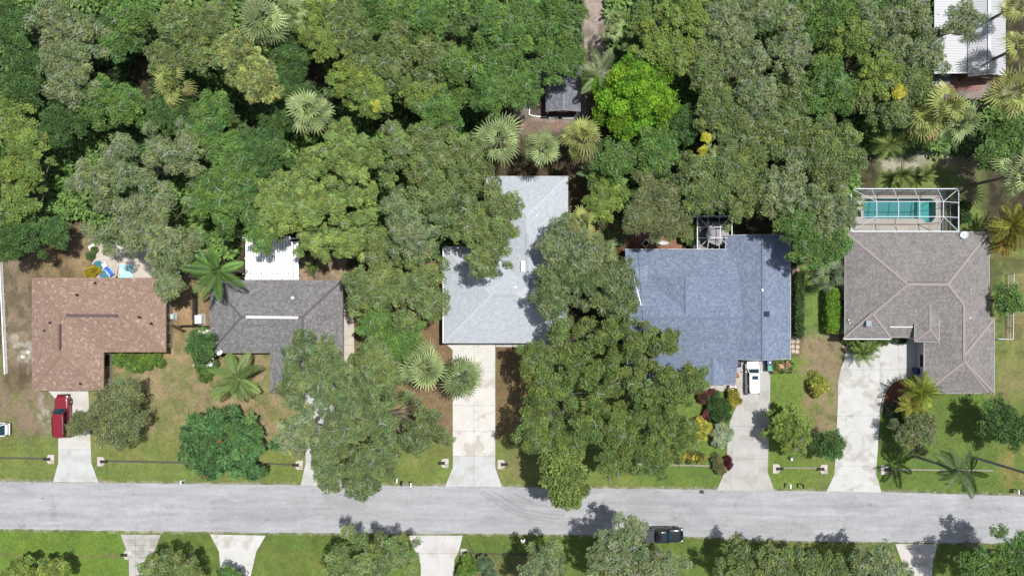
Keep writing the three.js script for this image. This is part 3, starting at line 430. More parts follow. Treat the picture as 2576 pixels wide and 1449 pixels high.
{ // pool and deck
  const pts = pxs(poolPx), spa = pxs(spaPx), deck = thing('pool_deck', 'beige concrete deck around the swimming pool', 'deck', P(2260, 528), null, 'structure');
  const coping = concrete(214, 208, 200), dk = concrete(208, 200, 193);
  const outer = pxs([2140, 478, 2384, 478, 2384, 596, 2140, 596]);
  part('bed', slab(outer, 0.004, 0.05, [inset(pts, -0.12), inset(spa, -0.1)]), M.joint, deck);
  const strips = [[2140, 478, 2384, 494], [2362, 494, 2384, 566], [2140, 566, 2384, 596]]; strips.forEach(([x0, y0, x1, y1]) => { let q = [pxs([x0, y0, x1, y0, x1, y1, x0, y1])]; q = q.flatMap((c) => cut(c, 'x', [2190, 2240, 2290, 2340].map((v) => P(v, 0).x))); q.forEach((c) => { if (Math.abs(area(c)) > 0.1) part('slab', slab(inset(c, 0.012), 0.01, 0.07), dk, deck); }); });
  part('slab', slab(pxs([2140, 494.4, 2361.6, 494.4, 2361.6, 565.6, 2140, 565.6]), 0.01, 0.068, [inset(pts, -0.12), inset(spa, -0.1)]), dk, deck);
  part('coping', slab(inset(pts, -0.11), 0.0, 0.09, [inset(pts, 0.04)]), coping, deck); part('coping', slab(inset(spa, -0.09), 0.0, 0.1, [inset(spa, 0.04)]), coping, deck);
  const pool = thing('swimming_pool', 'rectangular teal swimming pool with one cut corner end', 'swimming pool', P(2264, 526)), tile = std(A(142, 176, 178, 0.92), 0.6, { bumpMap: grainBump, bumpScale: 0.004 });
  part('basin', merge([slab(inset(pts, -0.1), -1.2, -1.1), ...pts.map((p, i) => beam(p.clone().setY(-0.55), pts[(i + 1) % pts.length].clone().setY(-0.55), 0.05, 1.15))]), tile, pool);
  part('step', slab(pxs([2316, 505, 2345, 505, 2345, 556, 2330, 556, 2316, 546]), -1.1, -0.6), std(A(150, 205, 205, 1.0), .6), pool);
  const water = new THREE.MeshPhysicalMaterial({ color: 0xcfe6e6, roughness: 0.04, transmission: 1, thickness: 0, ior: 1.33 });
  part('water', slab(inset(pts, 0.03), -0.12, -0.115), water, pool);
  const sp = thing('spa', 'small square spa pool at the left end of the swimming pool', 'spa', P(2158, 538)); part('basin', merge([slab(inset(spa, -0.1), -1.1, -1.0), ...spa.map((p, i) => beam(p.clone().setY(-0.5), spa[(i + 1) % 4].clone().setY(-0.5), 0.05, 1.05))]), std(A(110, 170, 180, 1.0), .6), sp); part('water', slab(inset(spa, 0.03), -0.1, -0.095), water, sp);
  paving('patio', 'grey slab floor under the small screen porch', 'patio', [1742, 556, 1835, 556, 1835, 640, 1742, 640], concrete(178, 172, 168), { cx: [1772, 1804], cy: [598] });
}

// ---------------------------------------------------------------- vegetation
const leafMat = () => new THREE.MeshPhysicalMaterial({ color: 0xffffff, roughness: 0.75, transmission: 0.1, thickness: 0, side: THREE.DoubleSide, specularIntensity: 0.45 });
const LEAF = leafMat();
function clump(seed, n, R, L, Wd, { flat = 0.7, up = 0.5, needle = false, rosette = false } = {}) {      // a sprig: n folded leaves
  const r = RNG(seed), pos = [], nor = [], idx = [];
  for (let i = 0; i < n; i++) {
    const a = r() * 6.283, q = Math.sqrt(r()) * R, c = V(Math.cos(a) * q, (r() - 0.5) * R * flat, Math.sin(a) * q);
    let dir = V(Math.cos(a) + (r() - 0.5) * 1.4, (r() - 0.35) * 0.9, Math.sin(a) + (r() - 0.5) * 1.4).normalize();
    if (rosette) { dir = V(Math.cos(a), r() * 1.2 - 0.5, Math.sin(a)).normalize(); c.multiplyScalar(0.25); }
    if (needle) { dir = V(r() - 0.5, r() * 0.9 - 0.15, r() - 0.5).normalize(); c.set(0, 0, 0); }
    let nn = V((r() - 0.5) * 1.6, up + r() * 0.8, (r() - 0.5) * 1.6).normalize(); const side = dir.clone().cross(nn).normalize(); nn = side.clone().cross(dir).normalize();
    const l = L * (0.7 + r() * 0.6), w = Wd * (0.7 + r() * 0.6), b = pos.length / 3;
    const tip = c.clone().addScaledVector(dir, l).addScaledVector(nn, -l * 0.18), m = c.clone().addScaledVector(dir, l * 0.5);
    for (const p of [c, m.clone().addScaledVector(side, w / 2).addScaledVector(nn, w * 0.12), tip, m.clone().addScaledVector(side, -w / 2).addScaledVector(nn, w * 0.12)]) { pos.push(p.x, p.y, p.z); nor.push(nn.x, nn.y, nn.z); }
    idx.push(b, b + 1, b + 2, b, b + 2, b + 3);
  }
  const g = new THREE.BufferGeometry(); g.setAttribute('position', new THREE.Float32BufferAttribute(pos, 3)); g.setAttribute('normal', new THREE.Float32BufferAttribute(nor, 3)); g.setIndex(idx); return g;
}
const CL = {
  small: clump(1, 13, 0.19, 0.18, 0.095), fine: clump(2, 16, 0.20, 0.155, 0.068, { flat: 0.9, up: 0.3 }), puff: clump(3, 15, 0.19, 0.18, 0.105, { up: 0.7 }),
  broad: clump(4, 10, 0.27, 0.32, 0.16, { up: 0.6 }), long: clump(5, 11, 0.24, 0.46, 0.14, { rosette: true, up: 0.6 }), pinna: clump(6, 13, 0.28, 0.3, 0.1, { up: 0.8 }), needle: clump(7, 30, 0.3, 0.34, 0.06, { needle: true }),
  shrub: clump(8, 16, 0.2, 0.16, 0.085), bloom: clump(9, 12, 0.2, 0.14, 0.12, { up: 1.2 }), strap: clump(10, 14, 0.12, 0.5, 0.07, { rosette: true, up: 0.4 }), weep: clump(11, 18, 0.28, 0.26, 0.055, { flat: 1.2, up: 0.2 }),
};
const lc = (r, g, b) => [r, g, b];
const KIND = {                                                               // leaf colour (linear), sprig, lobe radius (share of crown), density, gaps, twigs
  go: { c: lc(.160, .208, .088), s: 'fine', lobe: [.17, .26], d: 7, gap: .12, tw: 46, flat: .45 },
  ol: { c: lc(.146, .200, .064), s: 'small', lobe: [.18, .27], d: 7, gap: .12, tw: 26, flat: .5 },
  op: { c: lc(.152, .216, .056), s: 'puff', lobe: [.17, .25], d: 7.5, gap: .08, tw: 13, flat: .55 },
  mg: { c: lc(.106, .196, .046), s: 'small', lobe: [.18, .28], d: 7, gap: .1, tw: 15, flat: .5 },
  dg: { c: lc(.066, .130, .036), s: 'small', lobe: [.18, .28], d: 7, gap: .12, tw: 5, flat: .5 },
  yg: { c: lc(.140, .200, .042), s: 'puff', lobe: [.17, .25], d: 7, gap: .1, tw: 8, flat: .5 },
  lime: { c: lc(.135, .275, .018), s: 'pinna', lobe: [.16, .22], d: 8, gap: .0, tw: 0, flat: .7 },
  pine: { c: lc(.36, .42, .15), s: 'needle', lobe: [.15, .21], d: 11, gap: .16, tw: 18, flat: .45 },
  fo: { c: lc(.118, .172, .042), s: 'small', lobe: [.15, .24], d: 7.5, gap: .14, tw: 18, flat: .5 },
  fg: { c: lc(.118, .166, .060), s: 'small', lobe: [.16, .25], d: 7.5, gap: .1, tw: 30, flat: .45 },
  mango: { c: lc(.066, .140, .044), s: 'long', lobe: [.16, .23], d: 7, gap: .03, tw: 2, flat: .6 },
  wisp: { c: lc(.180, .212, .090), s: 'weep', lobe: [.18, .28], d: 6, gap: .1, tw: 14, flat: .5 },
  cone: { c: lc(.128, .178, .042), s: 'broad', lobe: [.2, .28], d: 8, gap: .03, tw: 1, flat: .9 },
};
const AXIS = V(0, 1, 0), mtx = new THREE.Matrix4(), quat = new THREE.Quaternion(), quat2 = new THREE.Quaternion();
function crownOf(domes, kd, r, sprigR = 0.42, scaleLo = 0.8) {               // domes: {c, R}; returns lobes and instance data
  const lobes = [];
  for (const { c, R } of domes) {
    const lr = Math.min(1.3, Math.max(0.4, R * 0.25)), N = Math.max(6, Math.round(1.4 * (R / lr) ** 2)), ph = r() * 6.28, nb = Math.max(3, Math.round(R * R * 0.42)), rb = R / Math.sqrt(nb) * 1.05, boughs = Array.from({ length: nb }, (_, i) => { const q = R * Math.sqrt((i + 0.4) / nb) * 0.95, a = ph * 2 + i * 2.39996 + (r() - .5) * .7; return [Math.cos(a) * q, Math.sin(a) * q, (r() - 0.5) * 0.22 * R]; }), holes = kd.gap > 0.05 && R > 3.2 ? Array.from({ length: 1 + Math.round(R * 0.5) }, () => { const a = r() * 6.28, q = R * (0.3 + 0.65 * r()); return [Math.cos(a) * q, Math.sin(a) * q, R * (0.1 + 0.1 * r())]; }) : [];
    for (let i = 0; i < N; i++) {
      const big = R > 3.0; if (big && r() < kd.gap) continue;
      const t = (i + 0.5) / N, rr = R * Math.sqrt(t) * (0.86 + 0.16 * r()), a = ph + i * 2.39996 + (r() - 0.5) * 0.5, lob = R * (kd.lobe[0] + (kd.lobe[1] - kd.lobe[0]) * r()), f = rr / R, ex = Math.cos(a) * rr, ez = Math.sin(a) * rr;
      if (holes.some(([hx, hz, hr]) => Math.hypot(ex - hx, ez - hz) < hr + lob * 0.35)) continue;
      const y = c.y + R * kd.flat * (1.25 * Math.sqrt(Math.max(0, 1 - f * f)) - 0.75) + (r() - 0.5) * lob * 0.9;
      let bd = 9, bh = 0; for (const [bx, bz, hh] of boughs) { const d = Math.hypot(ex - bx, ez - bz) / rb; if (d < bd) { bd = d; bh = hh; } }
      if (big && bd > 1.05 && r() < 0.3) continue;
      const sink = big ? bh - rb * 0.6 * Math.min(1.4, bd) ** 2 : 0;
      const k = 1 + 0.09 * Math.sin(a * 3 + ph) + 0.07 * Math.sin(a * 5 + ph * 2);
      const rim = f > 0.8 ? 1.02 + 0.16 * (r() - 0.4) : 0.92; lobes.push({ p: V(c.x + ex * k * rim, y + sink, c.z + ez * k * rim), r: Math.min(1.45, Math.max(0.3, lob)) * (f > 0.8 && big ? 0.72 : 1), tone: 0.86 + 0.3 * r(), warm: (r() - 0.5) * 0.22 });
    }
  }
  return lobes;
}
function fillCrown(parent, lobes, kd, r, { name = 'crown', dens = 1, sc = 1 } = {}) {
  const M4 = [], C = [], geo = CL[kd.s];
  lobes.forEach((l, li) => {
    const sr = Math.min(['fine', 'small', 'puff'].includes(kd.s) ? 0.29 : 0.4, l.r * 0.6) * sc, ns = Math.max(4, Math.round(dens * 2.05 * (l.r / sr) ** 2)), per = Math.max(4, Math.round(kd.d * (sr < 0.3 ? 0.8 : 1.15)));
    for (let q = 0; q < ns; q++) {                                           // tufts on the upper side of the bough
      const y = -0.3 + 1.3 * Math.pow((q + r()) / ns, 0.75), a = q * 2.39996 + r() * 0.8, h = Math.sqrt(Math.max(0, 1 - y * y)), d = V(Math.cos(a) * h, y, Math.sin(a) * h), c = d.clone().multiplyScalar(l.r * (0.66 + 0.56 * r())); c.y *= 0.85; c.add(l.p);
      let hid = false; for (let m = Math.max(0, li - 6); m < lobes.length && m < li + 7; m++) if (m !== li && c.distanceToSquared(lobes[m].p) < lobes[m].r * lobes[m].r * 0.32) { hid = true; break; }
      if (hid) continue;
      const tone = l.tone * (0.62 + 0.76 * r()), tw = (r() - 0.5) * 0.28;
      for (let k = 0; k < per; k++) {
        const e = V(r() - 0.5, (r() - 0.4) * 0.9, r() - 0.5).multiplyScalar(sr * 2.0 * Math.sqrt(r())), p = c.clone().add(e), up = d.clone().multiplyScalar(0.5).add(V((r() - 0.5) * 0.8 + e.x, 0.6, (r() - 0.5) * 0.8 + e.z)).normalize();
        quat.setFromUnitVectors(AXIS, up); quat2.setFromAxisAngle(AXIS, r() * 6.283); quat.multiply(quat2);
        const s = sc * (0.7 + 0.6 * r()); mtx.compose(p, quat, V(s, s, s)); M4.push(...mtx.elements);
        const v = tone * (0.75 + 0.5 * r()), w = l.warm + tw + (r() - 0.5) * 0.12;
        C.push(kd.c[0] * v * (1 + w), kd.c[1] * v * (1 + w * 0.3), kd.c[2] * v * (1 - w * 0.3));
      }
    }
  });
  const im = new THREE.InstancedMesh(geo, LEAF, M4.length / 16); im.instanceMatrix.array.set(M4); im.instanceColor = new THREE.InstancedBufferAttribute(new Float32Array(C), 3);
  im.name = name; im.userData.kind = 'stuff'; im.castShadow = im.receiveShadow = true; parent.add(im); return im;
}
let treeSeed = 100, sprigs = 0;
function tree(kind, top, label, list, cat = 'tree', name = 'tree', dens = 1) {
  const kd = KIND[kind], r = RNG(treeSeed++), domes = [];
  for (let i = 0; i < list.length; i += 3) { const h = top * (0.9 + 0.1 * r()), R = S(list[i + 2], h * 0.75), cy = Math.max(R * 0.5, h - R * kd.flat * 0.5); domes.push({ c: P(list[i], list[i + 1], cy), R }); }
  const base = domes.reduce((a, d) => a.add(d.c), V(0, 0, 0)).divideScalar(domes.length); base.y = 0;
  const g = thing(name, label, cat, base); const lobes = crownOf(domes, kd, r); lobes.forEach((l) => l.p.sub(base));
  // trunk, limbs and the pale twigs that break through the crown
  const wood = [], tr = 0.1 + 0.02 * top, mainR = Math.max(...domes.map((d) => d.R)), fork = V((r() - 0.5) * 0.6, top * 0.3, (r() - 0.5) * 0.6);
  wood.push(tube([V(0, 0, 0), V(fork.x * 0.4, fork.y * 0.5, fork.z * 0.4), fork], tr * 1.25, tr * 0.8, 7));
  const nl = Math.min(lobes.length, 7 * domes.length);
  for (let i = 0; i < nl; i++) { const l = lobes[Math.floor((i + r()) / nl * lobes.length)]; if (!l) continue; const m = fork.clone().lerp(l.p, 0.5).add(V((r() - .5) * .8, (r() - .2) * 0.8, (r() - .5) * .8)); wood.push(tube([fork, fork.clone().lerp(m, 0.55).add(V((r() - .5) * .4, .2, (r() - .5) * .4)), m, l.p], tr * 0.5, 0.05)); }
  mesh('trunk', merge(wood), barkMat, g);
  const tw = [], nt = Math.round(0.85 * kd.tw * domes.length * Math.min(1, mainR / 3.5));
  for (let i = 0; i < nt; i++) { const l = lobes[Math.floor(r() * lobes.length)], a = r() * 6.283, e = l.p.clone().add(V(Math.cos(a) * l.r * 0.9, l.r * (0.92 + 0.3 * r()), Math.sin(a) * l.r * 0.9)), s = l.p.clone().add(V(-Math.cos(a) * l.r * 0.5, l.r * (0.3 + 0.7 * r()), -Math.sin(a) * l.r * 0.5)), m = s.clone().lerp(e, 0.5).add(V((r() - .5) * .5, 0.12 + .2 * r(), (r() - .5) * .5)), w = 0.025 + 0.04 * r() * r(); tw.push(tube([s, m, e], w, 0.015, 4)); if (r() < 0.7) tw.push(tube([m, m.clone().add(V((r() - .5) * 1.1, 0.15 + .2 * r(), (r() - .5) * 1.1))], w * 0.7, 0.012, 4)); }
  if (tw.length) mesh('branch', merge(tw), barkPale, g).userData.kind = 'stuff';
  sprigs += fillCrown(g, lobes, kd, r, { dens }).count; return g;
}
function bush(color, s, label, list, h = 1.2, cat = 'shrub', name = 'shrub', bloom = null) {   // list: px, py, radius ...
  const kd = { c: color, s, lobe: [.3, .42], d: 13, gap: 0, flat: .7 }, r = RNG(treeSeed++), domes = [];
  for (let i = 0; i < list.length; i += 3) { const R = S(list[i + 2], h * 0.6); domes.push({ c: P(list[i], list[i + 1], Math.max(R * 0.3, h - R * 0.4)), R: R * 0.92 }); }
  const base = domes.reduce((a, d) => a.add(d.c), V(0, 0, 0)).divideScalar(domes.length); base.y = 0;
  const g = thing(name, label, cat, base), lobes = crownOf(domes, kd, r); lobes.forEach((l) => l.p.sub(base));
  mesh('stem', merge(lobes.slice(0, 9).map((l) => tube([V(l.p.x * 0.3, 0, l.p.z * 0.3), V(l.p.x * 0.6, l.p.y * 0.5, l.p.z * 0.6), l.p], 0.04, 0.015, 4))), barkMat, g);
  const sc = s === 'shrub' || s === 'bloom' ? 0.9 : 0.8; fillCrown(g, lobes, kd, r, { name: 'foliage', sc });
  if (bloom) fillCrown(g, lobes.filter((_, i) => i % (bloom[1] || 2) === 0).map((l) => ({ ...l, r: l.r * 1.08 })), { c: bloom[0], s: 'bloom', d: bloom[2] || 4 }, r, { name: 'blossom', sc: 0.8 });
  return g;
}
// ---- palms
function fanFrond(seed, droop) {
  const r = RNG(seed), pos = [], n = 14, petiole = 1.25, L = 1.1, tri = (...p) => p.forEach((q) => pos.push(q.x, q.y, q.z));
  const pa = V(0, 0, 0), pb = V(0, 0.08, petiole); tri(pa.clone().add(V(-.03, 0, 0)), pa.clone().add(V(.03, 0, 0)), pb.clone().add(V(.02, 0, 0)), pa.clone().add(V(-.03, 0, 0)), pb.clone().add(V(.02, 0, 0)), pb.clone().add(V(-.02, 0, 0)));
  for (let i = 0; i < n; i++) {
    const a = (i / (n - 1) - 0.5) * 4.2, l = L * (0.78 + 0.22 * Math.cos(a * 0.6)) * (0.9 + 0.2 * r()), d = V(Math.sin(a), 0, Math.cos(a)), s = V(Math.cos(a), 0, -Math.sin(a)), w = 0.07, lift = 0.16 * Math.abs(Math.sin(a));
    const m = pb.clone().addScaledVector(d, l * 0.55).add(V(0, lift, 0)), e = pb.clone().addScaledVector(d, l * 0.97).add(V((r() - .5) * .1, lift - droop * l * (0.6 + 0.5 * r()), (r() - .5) * .1));
    const m1 = m.clone().addScaledVector(s, w), m2 = m.clone().addScaledVector(s, -w), mc = m.clone().add(V(0, -0.03, 0)), e1 = e.clone().addScaledVector(s, 0.02), e2 = e.clone().addScaledVector(s, -0.02);
    tri(pb, m1, mc, pb, mc, m2, m1, e1, mc, mc, e2, m2, mc, e1, e2);
  }
  const g = new THREE.BufferGeometry(); g.setAttribute('position', new THREE.Float32BufferAttribute(pos, 3)); g.setAttribute('uv', new THREE.Float32BufferAttribute(new Float32Array(pos.length / 3 * 2), 2)); g.computeVertexNormals(); return g;
}
function featherFrond(seed, L, arch, wide, n = 40, w = 0.10) {
  const r = RNG(seed), pos = [], tri = (...p) => p.forEach((q) => pos.push(q.x, q.y, q.z)), at = (t) => V(0, L * (0.55 * t * (1 - t * 0.3) * 0.6 - arch * t * t), L * t * (1 - 0.12 * t));
  for (let k = 0; k < 8; k++) { const a = at(k / 8), b = at((k + 1) / 8), q = 0.035 * (1 - k / 9); tri(a.clone().add(V(-q, 0, 0)), a.clone().add(V(q, 0, 0)), b.clone().add(V(q * .8, 0, 0)), a.clone().add(V(-q, 0, 0)), b.clone().add(V(q * .8, 0, 0)), b.clone().add(V(-q * .8, 0, 0))); }
  for (let i = 0; i < n; i++) for (const s of [-1, 1]) {
    const t = 0.14 + 0.86 * (i + 0.4 * r()) / n, b = at(t), l = wide * Math.sin(Math.PI * (0.12 + 0.82 * t)) * (0.85 + 0.3 * r()), d = V(s * 0.85, 0.18 - 0.35 * r(), 0.55 + 0.3 * t).normalize(), e = b.clone().addScaledVector(d, l).add(V(0, -0.25 * l, 0)), m = b.clone().addScaledVector(d, l * 0.5);
    const z = V(0, 0, w * 0.5); tri(b, m.clone().add(z), m.clone().sub(z), m.clone().add(z), e, m.clone().sub(z));
  }
  const g = new THREE.BufferGeometry(); g.setAttribute('position', new THREE.Float32BufferAttribute(pos, 3)); g.setAttribute('uv', new THREE.Float32BufferAttribute(new Float32Array(pos.length / 3 * 2), 2)); g.computeVertexNormals(); return g;
}
const FAN = [0.12, 0.35, 0.7].flatMap((d, i) => [fanFrond(20 + i, d), fanFrond(30 + i, d)]);
const FEATHER = [featherFrond(41, 4.0, 0.32, 0.95), featherFrond(42, 4.0, 0.5, 0.9), featherFrond(43, 3.8, 0.2, 0.85)];
const CYCAD = [featherFrond(51, 1.5, 0.3, 0.28, 26, 0.04), featherFrond(52, 1.5, 0.15, 0.26, 26, 0.04)];
const ARECA = [featherFrond(61, 2.4, 0.45, 0.55, 18, 0.11), featherFrond(62, 2.2, 0.65, 0.5, 18, 0.12)];
const frondMats = {};
const fm = (c, v) => frondMats[c + v] ??= new THREE.MeshPhysicalMaterial({ color: new THREE.Color(c[0] * v, c[1] * v, c[2] * v), roughness: 0.55, transmission: 0.2, thickness: 0, side: THREE.DoubleSide, specularIntensity: 0.5 });
function palm(set, color, label, px, py, rad, top, { n = 26, base = null, tilt = 0, low = -0.45, hi = 1.35, trunk = 0.17, tmat = barkMat, dead = set === FAN ? 0.05 : 0, full = 2.3 } = {}) {
  const r = RNG(treeSeed++), c = P(px, py, top), b = base ? P(base[0], base[1]) : V(c.x, 0, c.z), g = thing('palm', label, 'palm tree', b), q = c.clone().sub(b);
  mesh('trunk', tube([V(0, 0, 0), q.clone().multiplyScalar(0.35).add(V(0, 0, 0)), q.clone().multiplyScalar(0.7), q.clone().add(V(0, -0.1, 0))], trunk * 1.25, trunk, 8), tmat, g);
  const lean = new THREE.Quaternion().setFromEuler(new THREE.Euler((r() - .5) * 0.9, 0, (r() - .5) * 0.9));
  const sc = S(rad, top) / full * (set === FAN ? 1.14 : 1);
  for (let i = 0; i < n; i++) {
    if (set === FAN && r() < 0.08) continue;
    const t = (i + 0.5) / n, el = hi - (hi - low) * Math.pow(t, 0.75) + (r() - .5) * 0.6, a = i * 2.39996 + (r() - .5) * 0.7, isDead = t > 1 - dead;
    const geo = set[Math.min(set.length - 1, Math.floor(t * set.length + r() * 0.9))], v = [0.62, 0.95, 1.3][Math.floor(r() * 3)];
    const m = mesh('frond', geo, isDead ? fm([.32, .22, .11], v) : fm(color, v), g); m.position.copy(q); m.rotation.set(0, 0, 0); m.rotateY(a); m.rotateX(-el); m.rotateZ((r() - .5) * 0.6); m.quaternion.premultiply(lean); const s = sc * (0.8 + 0.32 * r()); m.scale.set(s, s, s);
  }
  return g;
}
const SABAL = [.25, .315, .13], SABALY = [.30, .33, .10], COCO = [.13, .25, .055], QUEEN = [.14, .21, .06], CYC = [.15, .22, .05];
